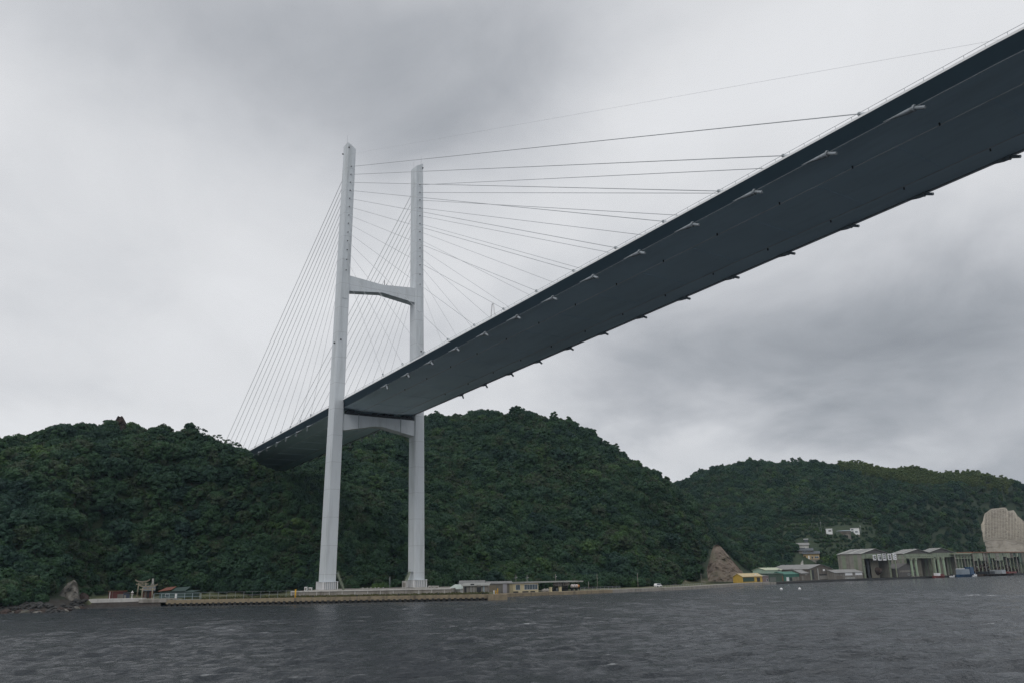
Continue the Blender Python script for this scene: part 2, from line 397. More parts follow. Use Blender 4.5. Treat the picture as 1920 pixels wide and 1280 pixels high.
# ------------------------------------------------------------------ the sea
def sea():
    fwh = np.array([-math.cos(YAW), math.sin(YAW)]); side = np.array([math.sin(YAW), math.cos(YAW)])
    def grow(a, b, s0, rate):
        out = [a]; s = s0
        while out[-1] < b: out.append(out[-1]+s); s *= rate
        return out
    u = sorted(set([-5000, -1500, -500, -200, -100, -40, 0, 20, 35, 45]+grow(50, 9000, .36, 1.0046)))
    v = grow(0, 80, .6, 1.0)+grow(80.7, 7000, .65, 1.015)
    v = np.array(sorted([-x for x in v[1:]]+v)); u = np.array(u)
    U, V = np.meshgrid(u, v, indexing='ij')
    du = np.gradient(u)[:, None]*np.ones_like(V); dv = np.gradient(v)[None, :]*np.ones_like(U); sp = np.maximum(du, dv)
    X = CX+fwh[0]*U+side[0]*V; Y = CY+fwh[1]*U+side[1]*V
    rng = np.random.RandomState(4); H = np.zeros_like(X); DX = np.zeros_like(X); DY = np.zeros_like(X)
    wind = math.atan2(fwh[1], fwh[0])+math.radians(22)
    gusts = [.55+.9*fbm(np.stack([X.ravel()/g_, Y.ravel()/g_], 1), 30+q_, 2).reshape(X.shape) for q_, g_ in enumerate((7., 19., 46.))]
    for k in range(96):
        lam = .72*(6.2/.72)**rng.rand(); th = wind+rng.randn()*(.42 if lam < 2.5 else .3); kk = 2*PI/lam
        amp = .0125*lam**.8*(.5+rng.rand())*(1. if lam < 2.5 else .62); ph = rng.rand()*2*PI
        rows = np.where(du[:, 0] < lam/2.2)[0]
        if not len(rows): continue
        a0_, a1_ = rows.min(), rows.max()+1; sl = slice(a0_, a1_)      # only the rows fine enough to carry this wave
        wgt = np.clip((lam/sp[sl]-2.2)/1.5, 0, 1)
        a = kk*(math.cos(th)*X[sl]+math.sin(th)*Y[sl])+ph; c, s = np.cos(a), np.sin(a)
        gust = gusts[0 if lam < 2.2 else 1 if lam < 4. else 2][sl]*amp*wgt
        H[sl] += c*gust; DX[sl] -= math.cos(th)*s*gust*1.1; DY[sl] -= math.sin(th)*s*gust*1.1
    n = X.size; vx = np.stack([X+DX, Y+DY, SEA+H], -1).reshape(-1, 3)
    nu, nv = len(u), len(v); i = np.arange(n).reshape(nu, nv)
    q = np.stack([i[:-1, :-1], i[:-1, 1:], i[1:, 1:], i[1:, :-1]], -1).reshape(-1, 4)
    me = bpy.data.meshes.new('sea'); me.vertices.add(n); me.vertices.foreach_set('co', vx.ravel())
    me.loops.add(q.size); me.loops.foreach_set('vertex_index', q.ravel().astype(np.int32)); me.polygons.add(len(q))
    me.polygons.foreach_set('loop_start', np.arange(0, q.size, 4, dtype=np.int32)); me.polygons.foreach_set('loop_total', np.full(len(q), 4, np.int32))
    me.update(calc_edges=True); me.polygons.foreach_set('use_smooth', [True]*len(me.polygons))
    sig = H[(sp < 1.0)].std()
    patch = fbm(np.stack([X.ravel()/26., Y.ravel()/26.], 1), 21, 3).reshape(X.shape)
    foam = np.clip((H/sig-2.25)*1.4, 0, 1)*np.clip((patch-.60)*14, 0, 1)
    at = me.attributes.new('foam', 'FLOAT', 'POINT'); at.data.foreach_set('value', foam.ravel().astype(np.float32))
    m = bpy.data.materials.new('sea_water'); m.use_nodes = True; t = NT(m.node_tree); b = t.n['Principled BSDF']
    g = t.new('ShaderNodeNewGeometry'); p = g.outputs['Position']
    mp = t.new('ShaderNodeMapping'); mp.inputs['Rotation'].default_value = (0, 0, -wind); mp.inputs['Scale'].default_value = (1, .45, 1); t.l.new(p, mp.inputs[0])
    h1 = t.noise(mp.outputs[0], 2.0, 6, .62, .3); h2 = t.noise(mp.outputs[0], .8, 5, .6, .4)
    h3 = t.noise(mp.outputs[0], .24, 4, .55, .5)
    hs = t.math('ADD', t.math('ADD', t.math('MULTIPLY', h1, .24), t.math('MULTIPLY', h2, .55)), t.math('MULTIPLY', h3, 1.15))
    bn = t.new('ShaderNodeBump'); bn.inputs['Strength'].default_value = 1.; bn.inputs['Distance'].default_value = 1.4
    t.l.new(hs, bn.inputs['Height']); t.l.new(bn.outputs[0], b.inputs['Normal'])
    fa = t.new('ShaderNodeAttribute', attribute_name='foam')
    fm = t.math('MULTIPLY', fa.outputs['Fac'], t.ramp(t.noise(p, 2.5, 5, .7), [(.35, .3), (.6, 1)]), clamp=True)
    t.l.new(t.mix(fm, (.025, .031, .037), (.75, .78, .80)), b.inputs['Base Color'])
    t.l.new(t.math('ADD', t.math('MULTIPLY', fm, .4), .18), b.inputs['Roughness'])
    b.inputs['IOR'].default_value = 1.333; b.inputs['Specular IOR Level'].default_value = .5
    me.materials.append(m)
    o = bpy.data.objects.new('sea', me); col0.objects.link(o); return tag(o, 'dark grey choppy harbour water', kind='structure')
sea()

# ------------------------------------------------------------------ trees
def crown_mesh(name, seed, rx, rz, zc, nl, nleaf, leaf, mat_, core=.80, spread=.62):
    rng = np.random.RandomState(seed); V = []; Fc = []; n = 0
    lobes = []
    for i in range(nl):
        th = 2*PI*(i*.618034+rng.rand()*.15); ph = math.acos(1-1.75*(i+.5)/nl)      # from the top down past the equator
        d = np.array([math.sin(ph)*math.cos(th), math.sin(ph)*math.sin(th), math.cos(ph)])
        c = np.array([0, 0, zc])+d*np.array([rx, rx, rz])*spread*(.85+.3*rng.rand()); r = rx*(.26+.2*rng.rand())
        lobes.append((c, r, d))
    cv, cf = ICO1
    for c, r, d in [(np.array([0, 0, zc]), rx*.62, None)]+lobes:
        k = core*r*(1+.16*rng.randn(len(cv), 1)); P = c+cv*k*np.array([1, 1, .8])
        V.append(P); Fc += [tuple(n+i for i in f) for f in cf]; n += len(cv)
    L = []
    for c, r, d in lobes:
        m = int(nleaf*(.7+.6*rng.rand())); dv = rng.randn(m, 3); dv[:, 2] = np.abs(dv[:, 2])*.95-.2
        dv = dv+d*.8; dv /= np.linalg.norm(dv, axis=1)[:, None]
        P = c+dv*r*(.82+.34*rng.rand(m, 1))*np.array([1, 1, .82])
        nn = dv+rng.randn(m, 3)*.45+np.array([0, 0, .25]); nn /= np.linalg.norm(nn, axis=1)[:, None]
        a = np.cross(nn, rng.randn(m, 3)); a /= np.linalg.norm(a, axis=1)[:, None]; b = np.cross(nn, a)
        s = leaf*(.6+.8*rng.rand(m, 1)); e = s*(.5+.4*rng.rand(m, 1))
        L.append(np.stack([P-a*s, P-b*e+nn*s*.1, P+a*s, P+b*e+nn*s*.1], 1))
    L = np.concatenate(L).reshape(-1, 3); V.append(L); k = len(L)//4
    Fc += [(n+4*i, n+4*i+1, n+4*i+2, n+4*i+3) for i in range(k)]
    me = bpy.data.meshes.new(name); me.from_pydata(np.concatenate(V).tolist(), [], Fc); me.materials.append(mat_); me.update(); return me
def trunk_mesh(seed, h, r, lean=.5, limbs=4, reach=2.2):
    rng = random.Random(seed); b = MB(); p = Vector((0, 0, -1.5)); q = Vector((rng.uniform(-lean, lean), rng.uniform(-lean, lean), h*.55)); t = Vector((q.x*1.4, q.y*1.4, h))
    b.tube(p, q, r*1.2, r*.8, 6); b.tube(q, t, r*.8, r*.35, 6)
    for i in range(limbs):
        a = 2*PI*i/limbs+rng.random(); s = q+(t-q)*rng.uniform(0, .6)
        b.tube(s, s+Vector((math.cos(a)*reach, math.sin(a)*reach, rng.uniform(.8, 1.8)*reach*.6)), r*.5, r*.15, 5)
    return b.mesh('trunk', BARK)
SHAPES = [(3.2, 2.6, 2.2, 24), (3.6, 2.4, 2.0, 28), (2.8, 2.9, 2.4, 22), (3.9, 2.3, 1.9, 30), (2.5, 2.5, 2.1, 20), (3.3, 3.1, 2.6, 26), (2.2, 3.4, 2.9, 20), (3.4, 2.7, 2.3, 26), (1.8, 3.8, 3.2, 18)]
CROWNS = [crown_mesh('crown', 11+i, rx_, rz_, zc_, nl_, 58, .34, LEAF, .84, .74) for i, (rx_, rz_, zc_, nl_) in enumerate(SHAPES)]
TRUNKS = [trunk_mesh(40+i, 3.6, .24, reach=1.6) for i in range(4)]
BAMBOO = [crown_mesh('crown', 71+i, 2.1, 4.2, 4.6, 14, 70, .40, LEAF2, .7, .7) for i in range(2)]

def in_px(px, py, poly):
    P = np.stack([px, py], 1); return inside(P, np.array(poly, float))
def proj_np(P):
    v = (P-C3) @ R3.T; return 960+F*v[:, 0]/v[:, 2], 640-F*v[:, 1]/v[:, 2], v[:, 2]
rng = np.random.RandomState(5)
def scatter(x0, x1, y0, y1, step):
    X, Y = np.meshgrid(np.arange(x0, x1, step), np.arange(y0, y1, step)); P = np.stack([X.ravel(), Y.ravel()], 1)
    return P+rng.uniform(-.48, .48, P.shape)*step
PT = np.concatenate([scatter(-460, 20, -300, 230, 3.3), scatter(-460, 0, 230, 980, 3.8)])
h, sd, m = land_h(PT)
slope = np.hypot(land_h(PT+np.array([2., 0]))[0]-h, land_h(PT+np.array([0, 2.]))[0]-h)/2.
ok = (m > .03) & (sd > 6) & (rng.rand(len(PT)) < np.clip(.72+.8*(slope-.35), .72, 1.))
PT, h, sd, m = PT[ok], h[ok], sd[ok], m[ok]
P3 = np.column_stack([PT, h])
# keep the trees that the harbour side can see
vis = np.ones(len(P3), bool); top = P3+np.array([0, 0, 9.])
for t in np.linspace(.03, .55, 26):
    q = top+(C3-top)*t; hh, _, _ = land_h(q[:, :2]); vis &= (q[:, 2]+15. > hh)
P3 = P3[vis]; m = m[vis]; sd = sd[vis]
px, py, dep = proj_np(P3+np.array([0, 0, 3.]))
CLIFF_PX = [(1308, 1100), (1312, 1060), (1322, 1028), (1336, 1010), (1352, 1016), (1378, 1042), (1398, 1060), (1430, 1072), (1430, 1100)]
GRID_PX = [(1836, 990), (1838, 975), (1850, 955), (1884, 946), (1905, 952), (1921, 980), (1960, 990), (1990, 1045), (1846, 1045), (1842, 1010)]
HOUSE_PX = [(1492, 1085), (1488, 1010), (1520, 1003), (1540, 1030), (1535, 1060), (1515, 1085)]
WHITE_PX = [(1545, 1001), (1545, 984), (1616, 980), (1616, 1002)]
KNOB_PX = [(206, 815), (208, 795), (215, 780), (222, 770), (232, 772), (238, 785), (245, 815)]
ROCK_PX = [(100, 1135), (104, 1110), (125, 1078), (146, 1080), (150, 1100), (172, 1104), (172, 1135)]
FIELD_PX = [(1446, 965), (1560, 955), (1640, 975), (1650, 1002), (1580, 1045), (1535, 1030), (1480, 1005)]
BAMB_PX = [(1580, 862), (1700, 870), (1800, 884), (1860, 893), (1900, 905), (1890, 925), (1800, 905), (1740, 910), (1640, 895), (1570, 880)]
ban = (in_px(px, py, KNOB_PX) & (dep < 480)) | in_px(px, py, CLIFF_PX) | in_px(px, py, GRID_PX) | in_px(px, py, HOUSE_PX) | in_px(px, py, WHITE_PX) | (in_px(px, py, ROCK_PX) & (sd < 30))
corr = (np.abs(P3[:, 1]) < 20) & (P3[:, 0] > -215); _y0 = P3[:, 1].copy()
fp = scatter(-330, -90, 330, 640, 2.0); fh, fsd, fm = land_h(fp); f3 = np.column_stack([fp, fh]); fx, fy, fd = proj_np(f3+np.array([0, 0, 1.]))
fk = in_px(fx, fy, FIELD_PX) & ~in_px(fx, fy, WHITE_PX) & ~in_px(fx, fy, HOUSE_PX) & (np.sin(fh*2*PI/3.4) > -.6)
nf = int(fk.sum())
P3 = np.concatenate([P3[~(in_px(px, py, FIELD_PX) & (P3[:, 1] > 300))], f3[fk]])
keepf = ~(in_px(px, py, FIELD_PX) & (_y0 > 300))
m = np.concatenate([m[keepf], fm[fk]]); corr = np.concatenate([corr[keepf], np.zeros(nf, bool)]); ban = np.concatenate([ban[keepf], np.zeros(nf, bool)])
field = np.concatenate([np.zeros(int(keepf.sum()), bool), np.ones(nf, bool)]); px = np.concatenate([px[keepf], fx[fk]]); py = np.concatenate([py[keepf], fy[fk]]); dep = np.concatenate([dep[keepf], fd[fk]])
P3, m, px, py, dep, corr, field = [a[~ban] for a in (P3, m, px, py, dep, corr, field)]
up_ = scatter(-150, 10, -180, 240, 2.5); uh, us, um = land_h(up_); usl = np.hypot(land_h(up_+np.array([2., 0]))[0]-uh, land_h(up_+np.array([0, 2.]))[0]-uh)/2.
u3 = np.column_stack([up_, uh]); ux, uy, ud = proj_np(u3+np.array([0, 0, 1.]))
uk = (um > .03) & (us > 6) & (usl > .5) & ~in_px(ux, uy, CLIFF_PX) & ~(in_px(ux, uy, ROCK_PX) & (us < 30)); nu_ = int(uk.sum())
P3 = np.concatenate([P3, u3[uk]]); m = np.concatenate([m, um[uk]]); px = np.concatenate([px, ux[uk]]); py = np.concatenate([py, uy[uk]]); dep = np.concatenate([dep, ud[uk]])
corr = np.concatenate([corr, np.zeros(nu_, bool)]); field = np.concatenate([field, np.zeros(nu_, bool)]); under = np.concatenate([np.zeros(len(field)-nu_, bool), np.ones(nu_, bool)])
sc = np.clip(np.exp(rng.randn(len(P3))*.26)*.9, .5, 1.5)*(.68+.32*np.clip(m*4, 0, 1)); sc = np.where(rng.rand(len(sc)) < .05, sc*1.25, sc)
sc = np.where(corr, np.minimum(sc, .7), sc); sc = np.where(under, rng.uniform(.38, .62, len(sc)), sc); sc = np.where(field, rng.uniform(.24, .40, len(sc)), sc)
bam = in_px(px, py, BAMB_PX) & (P3[:, 1] > 350)
rz = rng.uniform(0, 2*PI, len(P3)); var = rng.choice(9, len(P3), p=[.15, .14, .13, .12, .12, .12, .06, .12, .04])

def zone(p):
    x, y = p[0], p[1]; pxx = proj(p)[0]; hgt = p[2]
    lvl = 'at the foot of the slope' if hgt < 9 else 'low on the slope' if hgt < 20 else 'halfway up the slope' if hgt < 38 else 'high on the slope'
    marks = [(60, 'above the left corner rocks'), (125, 'left of the pointed grey crag'), (200, 'left of the red shed'), (250, 'behind the red shed'), (300, 'behind the stone gates'),
             (375, 'behind the hut'), (470, 'behind the wire fence'), (560, 'behind the yellow marker post'), (640, 'behind the near tower leg'), (760, 'between the tower legs'),
             (840, 'right of the far tower leg'), (905, 'behind the grey mortar house'), (960, 'behind the long grey shed'), (1010, 'behind the cream office'), (1095, 'behind the canopy and tanks'),
             (1165, 'behind the grey railing'), (1235, 'behind the white van'), (1330, 'left of the bare cut slope'), (1480, 'behind the yellow hall'), (9999, 'behind the boatyard halls')]
    return lvl+' '+next(t for m_, t in marks if pxx < m_)
def add_tree(kind, p, s, r, v, name, label, group, crowns, trunks):
    t = thing(name, label, 'tree', tuple(p), r, group); t.scale = (s, s, s)
    inst(trunks[v % len(trunks)], 'trunk', t); return inst(crowns[v % len(crowns)], 'crown', t)
size = sc/dep; size[bam] = 0
inframe = (px > -10) & (px < 1930)
order = np.argsort(-np.where(inframe, size, 0))[:292]
pick = np.zeros(len(P3), bool); pick[order] = True
SRC = {}
for i in order:
    v = int(var[i])
    o = add_tree('b', P3[i], sc[i], rz[i], v, 'broadleaf_tree', ('slim' if v in (6, 8) else 'wide' if v in (1, 3) else 'rounded')+' green tree '+zone(P3[i]), 'broadleaf trees on the wooded hillside', CROWNS, TRUNKS)
    SRC.setdefault(v, o)
bi = np.where(bam)[0]
BSRC = []
for k, i in enumerate(bi[np.argsort(-size[bi]+dep[bi]*0)][:24]):
    pick[i] = True
    BSRC.append(add_tree('m', P3[i], 1.0, rz[i], k, 'bamboo_tree', 'tall yellowish bamboo on the crest of the right hand hill', 'bamboo on the far hill crest', BAMBOO, TRUNKS))

OPEN = [crown_mesh('crown', 91+i, 2.6, 2.6, 7.0, 11, 34, .34, LEAF, .30, 1.0) for i in range(2)]; OTR = [trunk_mesh(95+i, 7.4, .16, .9, 6, 2.6) for i in range(2)]
for k, (x_, y_, s_, d_) in enumerate(((440, 860, 1.0, 'rightmost, leaning beside the side span cables'), (424, 848, .85, 'second from the side span cables'), (408, 838, .8, 'third from the side span cables'), (374, 826, .9, 'standing alone above the ridge'), (214, 806, .6, 'beside the reddish rock knob'))):
    p_ = at_dist(x_, y_, 386); p_[2] = land_h(p_[None, :2])[0][0]
    add_tree('o', p_, s_, k*1.3, k, 'open_tree', 'thin open crowned tree on the left ridge, '+d_, 'open crowned trees on the left ridge', OPEN, OTR)

def forest(name, pts, scl, rot, vr, sources, label):
    me = bpy.data.meshes.new(name); me.from_pydata(pts.tolist(), [], [])
    for nm, ty, dat in (('sc', 'FLOAT', scl), ('rz', 'FLOAT', rot)):
        a = me.attributes.new(nm, ty, 'POINT'); a.data.foreach_set('value', np.asarray(dat, np.float32))
    a = me.attributes.new('vr', 'INT', 'POINT'); a.data.foreach_set('value', np.asarray(vr, np.int32))
    o = bpy.data.objects.new(name, me); col0.objects.link(o)
    ng = bpy.data.node_groups.new(name+'_nodes', 'GeometryNodeTree')
    ng.interface.new_socket('Geometry', in_out='INPUT', socket_type='NodeSocketGeometry'); ng.interface.new_socket('Geometry', in_out='OUTPUT', socket_type='NodeSocketGeometry')
    N, L = ng.nodes, ng.links; gi = N.new('NodeGroupInput'); go = N.new('NodeGroupOutput')
    iop = N.new('GeometryNodeInstanceOnPoints'); join = N.new('GeometryNodeJoinGeometry')
    for s in sources:
        oi = N.new('GeometryNodeObjectInfo'); oi.transform_space = 'ORIGINAL'; oi.inputs['Object'].default_value = s; oi.inputs['As Instance'].default_value = True
        L.new(oi.outputs['Geometry'], join.inputs[0])
    def attr(nm, ty):
        a = N.new('GeometryNodeInputNamedAttribute'); a.data_type = ty; a.inputs['Name'].default_value = nm; return a.outputs[0]
    L.new(gi.outputs[0], iop.inputs['Points']); L.new(join.outputs[0], iop.inputs['Instance'])
    iop.inputs['Pick Instance'].default_value = True; L.new(attr('vr', 'INT'), iop.inputs['Instance Index'])
    cx = N.new('ShaderNodeCombineXYZ'); L.new(attr('rz', 'FLOAT'), cx.inputs[2]); L.new(cx.outputs[0], iop.inputs['Rotation'])
    L.new(attr('sc', 'FLOAT'), iop.inputs['Scale']); L.new(iop.outputs[0], go.inputs[0])
    mod = o.modifiers.new('trees', 'NODES'); mod.node_group = ng
    return tag(o, label, kind='stuff')
rest = ~pick & ~bam
forest('forest', P3[rest], sc[rest], rz[rest], var[rest] % len(SRC), [SRC[k] for k in sorted(SRC)], 'dense mixed woodland covering the hills')
restb = ~pick & bam
forest('bamboo_grove', P3[restb], rng.uniform(.8, 1.2, restb.sum()), rz[restb], var[restb] % 2, BSRC[:2], 'yellowish bamboo covering the crest of the far hill')
print('TREES', len(P3), pick.sum(), restb.sum())

# ------------------------------------------------------------------ the cable-stayed bridge
bridge = thing('cable_stayed_bridge', 'long cable stayed bridge with pale H shaped tower and dark deck soffit', 'bridge', (0, 0, 4.3))
BZ = 4.3
GR = .0362
def dz(X): return GR*X if X <= 240 else GR*(480-X)
B0, B1, A0, A1, E0, E1, ZT = 16.8, 14.72, 4.23, 3.46, 5.29, 4.61, 169.7
def legt(z): t = (z-5)/165.; return B0+t*(B1-B0), A0+t*(A1-A0), E0+t*(E1-E0)
def leg(side):
    b = MB(); secs = []
    zs = [4.3, 7.0, 30, 58, 72, 100, 120, 150, 167.3]
    for z in zs+['top']:
        zz = ZT if z == 'top' else z
        c, a, e = legt(min(zz, 167.3)); ch = .32
        ring = []
        for sx, sy in ((-1, -1), (1, -1), (1, 1), (-1, 1)):
            x, y = sx*e/2, sy*a/2
            # chamfered corners
            pts = [(x, y-sy*ch), (x-sx*ch, y)]
            if (sx, sy) in ((1, -1), (-1, 1)): pts = pts[::-1]
            if (sx, sy) in ((-1, -1), (1, 1)): pass
            ring += pts
        # order the ring counter-clockwise
        ring.sort(key=lambda p: math.atan2(p[1], p[0]))
        sec = []
        for x, y in ring:
            h = zz
            if z == 'top': h = ZT+.3+(side*y)*.62-.2
            sec.append((x, side*c+y, h-BZ))
        secs.append(sec)
    b.loft(secs)
    o = b.build('tower_leg', STEEL, bridge)
    # raised cable-anchorage plate on both long faces, with the cable holes
    for sx in (1, -1):
        p = MB(); lo, hi = [], []
        for z, L in ((107., lo), (165.5, hi)):
            c, a, e = legt(z); x0, x1 = sx*e/2, sx*(e/2+.14)
            for x, y in ((min(x0, x1), -.95), (max(x0, x1), -.95), (max(x0, x1), .95), (min(x0, x1), .95)): L.append((x, side*c+y, z-BZ))
        p.hexa(lo, hi); p.build('anchor_plate', STEEL, o)
    return o
legs = {s: leg(s) for s in (-1, 1)}
HOLE_Z = [118.0, 122.25, 126.1, 129.75, 133.3, 136.85, 140.3, 143.75, 147.2, 150.6, 154.0, 157.35, 160.75]
hole_me = MB().tube((-.5, 0, 0), (.3, 0, 0), .2, .2, 10).mesh('cable_port', DARK)
for s in (-1, 1):
    for z in HOLE_Z:
        c, a, e = legt(z)
        for sx in (1, -1): inst(hole_me, 'cable_port', legs[s], (sx*(e/2+.12), s*c, z-BZ))
    # aviation lamps, lightning rods
    c, a, e = legt(168); top = ZT+.3+a/2*.62
    v, f = ICO1
    for (x, y, z) in ((e/2+.25, s*(c+a/2-.4), 168.6), (-e/2+.3, s*(c+a/2+.25), 167.6), (e/2+.25, s*(legt(91)[0]+.6), 91.2), (0.3, s*(legt(91)[0]+legt(91)[1]/2+.3), 90.3)):
        m_ = MB(); m_.v = [tuple(np.array([x, y, z-BZ])+np.array(p)*.34) for p in v]; m_.f = list(f); m_.build('warning_lamp', DARK, legs[s], True)
    MB().tube((.8, s*(c+a/2-.3), top-BZ-.6), (.8, s*(c+a/2-.3), top-BZ+3.6), .06, .03, 5).build('lightning_rod', GALV, legs[s])
    MB().tube((-.8, s*(c-a/2+.6), top-BZ-2.2), (-.8, s*(c-a/2+.6), top-BZ+1.6), .05, .03, 5).build('lightning_rod', GALV, legs[s])
def beam(prof, ex, zref, name):
    b = MB(); secs = [[(-ex, y, zl-BZ), (ex, y, zl-BZ), (ex, y, zh-BZ), (-ex, y, zh-BZ)] for y, zl, zh in prof]
    return b.loft(secs).build(name, STEEL, bridge)
inner = legt(113)[0]-legt(113)[1]/2+.2
ub = beam([(-inner, 110.35, 116.45), (0, 112.1, 115.25), (inner, 110.35, 116.45)], 1.9, 113, 'crossbeam')
for y in (1.5, 2.4, 5.0): MB().box(-.1, .1, y-.08, y+.08, 115.0-BZ, 116.6-BZ+(1.2 if y == 1.5 else 0)).build('beam_post', DARK, ub)
inner = legt(61)[0]-legt(61)[1]/2+.2
lb = beam([(-inner, 58.35, 64.25), (-2.2, 60.8, 64.25), (1.2, 60.85, 64.25), (inner, 58.35, 64.25)], 2.1, 61, 'crossbeam')
for y in (-8.3, 8.4): MB().tube((2.28, y, 59.0-BZ), (2.28, y, 64.6-BZ), .13, .13, 6).build('drain_pipe', GALV, lb)
for y in (-11.6, -10.2, -1.5, 2.6, 5.2, 10.4, 12.4):
    MB().box(-1.2, 1.5, y-.65, y+.65, 64.25-BZ, 65.95-BZ).build('bearing', DARK, lb)
MB().box(1.7, 2.0, -13.2, 13.2, 64.28-BZ, 65.2-BZ).build('walkway_guard', DARK, lb)

# deck girder
XS = [-205+15*i for i in range(36)]+[330]
girder = thing('deck_girder', None, None); girder.parent = bridge
def strip(prof_fn, xs_, name, mat_, parent):
    b = MB(); b.loft([[(x, y, z+dz(x)-BZ) for y, z in prof_fn(x)] for x in xs_]); return b.build(name, mat_, parent)
def notch(x): return 15.0 if abs(x) > 3.4 else 13.55
XN = sorted(set(XS+[-3.41, -3.4, 3.4, 3.41]))
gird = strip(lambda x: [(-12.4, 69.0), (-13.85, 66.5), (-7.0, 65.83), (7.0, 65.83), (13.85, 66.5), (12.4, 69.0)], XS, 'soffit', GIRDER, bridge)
bpy.data.objects.remove(girder)
for s in (-1, 1):
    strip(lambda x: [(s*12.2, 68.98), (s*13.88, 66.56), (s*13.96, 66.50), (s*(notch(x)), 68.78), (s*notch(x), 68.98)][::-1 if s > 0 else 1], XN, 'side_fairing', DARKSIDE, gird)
    pr = strip(lambda x: [(s*(notch(x)-.75), 68.99), (s*(notch(x)+.03), 68.80), (s*(notch(x)-.02), 69.20), (s*(notch(x)-.62), 69.36)], XN, 'parapet', WHITE, gird)
    b = MB(); x = -200.
    while x < 330: b.box(x-.025, x+.025, s*14.5-.025, s*14.5+.025, 69.2+dz(x)-BZ, 69.95+dz(x)-BZ); x += 3.0
    tag(b.build('railing_post', GALV, pr), kind='stuff')
    for zz in (69.95,):
        m_ = MB()
        for xa, xb in zip(XS, XS[1:]): m_.tube((xa, s*14.5, zz+dz(xa)-BZ), (xb, s*14.5, zz+dz(xb)-BZ), .04, .04, 5)
        m_.build('handrail', GALV, pr)
    m_ = MB()
    for xa, xb in zip(XS, XS[1:]): m_.tube((xa, s*14.02, 66.44+dz(xa)-BZ), (xb, s*14.02, 66.44+dz(xb)-BZ), .075, .075, 6)
    m_.build('edge_rail', pmat('dull_rail', (.20, .23, .25), (.16, .18, .2), .7, 1), gird)
    if s > 0:      # pale drip channel under the far edge
        m_ = MB()
        for xa, xb in zip(XS, XS[1:]): m_.tube((xa, 14.2, 66.40+dz(xa)-BZ), (xb, 14.2, 66.40+dz(xb)-BZ), .2, .2, 6)
        m_.build('drip_channel', WHITE, gird)
    m_ = MB()
    for xa, xb in zip(XS, XS[1:]): m_.tube((xa, s*7.0, 65.76+dz(xa)-BZ), (xb, s*7.0, 65.76+dz(xb)-BZ), .11, .11, 5)
    m_.build('inspection_rail', STEEL, gird)
    for X in [37.2+15.05*n for n in range(13)]:
        MB().box(X-.1, X+.1, s*7.5-.1, s*7.5+.1, 65.4+dz(X)-BZ, 65.95+dz(X)-BZ).build('soffit_lamp', DARK, gird)
strip(lambda x: [(-14.5, 69.0), (14.5, 69.0), (14.5, 69.12), (-14.5, 69.12)], [-205, 0, 240, 330], 'roadway', ASPH, gird)
# transverse panel joints of the soffit: shallow ribs
for k in range(-12, 21):
    X = k*15.05+29.7
    m_ = MB().box(X-.09, X+.09, -6.85, 6.85, 65.70+dz(X)-BZ, 65.86+dz(X)-BZ); m_.build('joint_rib', GIRDER, gird)

# cables, sockets, cable guards
SOCK = pmat('grimy_socket_paint', (.36, .40, .43), (.24, .27, .29), .6, .8, stain=((.13, .13, .13), .9, .7))
def socket(X, s, up_dir):
    """anchor socket under the deck edge: tapered fairing, flange, pipe end; up_dir = unit vector to the tower"""
    d = Vector(up_dir); P = Vector((X, s*13.98, 66.5+dz(X)-BZ)); sg = 1 if X > 0 else -1
    b = MB(); secs = []
    for t, r in ((5.4, .05), (3.8, .17), (2.4, .34), (1.2, .48), (.3, .50), (0, .42)):
        c = Vector((P.x-sg*t, P.y+s*.10*min(1, (5.4-t)/4), P.z+.0*t-GR*sg*t*0-min(.34, (5.4-t)*.085)+.05))
        secs.append([(c.x, c.y+r*math.cos(a), c.z+r*.8*math.sin(a)) for a in [2*PI*i/8 for i in range(8)]])
    b.loft(secs if sg < 0 else secs[::-1]); o = b.build('cable_socket', SOCK, gird, True)
    e = Vector((P.x, P.y+s*.1, P.z-.25))
    MB().tube(e+d*.2, e-d*.1, .55, .55, 10).build('flange', SOCK, o)
    MB().tube(e, e-d*1.7, .28, .28, 10).build('pipe_end', SOCK, o)
for s in (-1, 1):
    for sg, x0, dx in ((1, 37.2, 15.05), (-1, -33.3, -12.2)):
        for n in range(13):
            X = x0+dx*n; z = HOLE_Z[n]; c, a, e = legt(z)
            T = Vector((sg*(e/2+.1), s*c, z-BZ)); S = Vector((X, s*13.98, 66.3+dz(X)-BZ)); d = (T-S).normalized()
            r = .052+.0032*n
            MB().tube(S+d*.5, T, r, r, 6, False).build('cable', CABLE, bridge, True)
            socket(X, s, d)
            # guard tube where the cable leaves the deck, with its damper collar
            k = (69.1-66.3)/d.z
            g = MB().tube(S+d*(k-.2), S+d*(k+2.2), .24, .2, 8).build('cable_guard', STEEL, gird, True)
            MB().tube(S+d*(k+1.7), S+d*(k+2.0), .32, .32, 10).build('damper_collar', GALV, g, True)
    X = 232.; z = 166.2; c, a, e = legt(z)
    if s < 0: MB().tube((X, s*13.98, 69.2+dz(X)-BZ), (e/2, s*c, z-BZ), .018, .018, 5, False).build('cable', CABLE, bridge, True)
# the pale inverted-V frame on the near edge
X = float(on_x(973, 575, 100)[0]); X = 101.
m_ = MB(); z0 = 69.1+dz(X)-BZ
m_.tube((X-1.1, -14.0, z0), (X-.3, -14.0, z0+4.2), .16, .14, 6).tube((X+1.1, -14.0, z0), (X+.3, -14.0, z0+4.2), .16, .14, 6).tube((X-.32, -14.0, z0+4.15), (X+.32, -14.0, z0+4.15), .16, .16, 6)
m_.build('portal_frame', WHITE, gird)

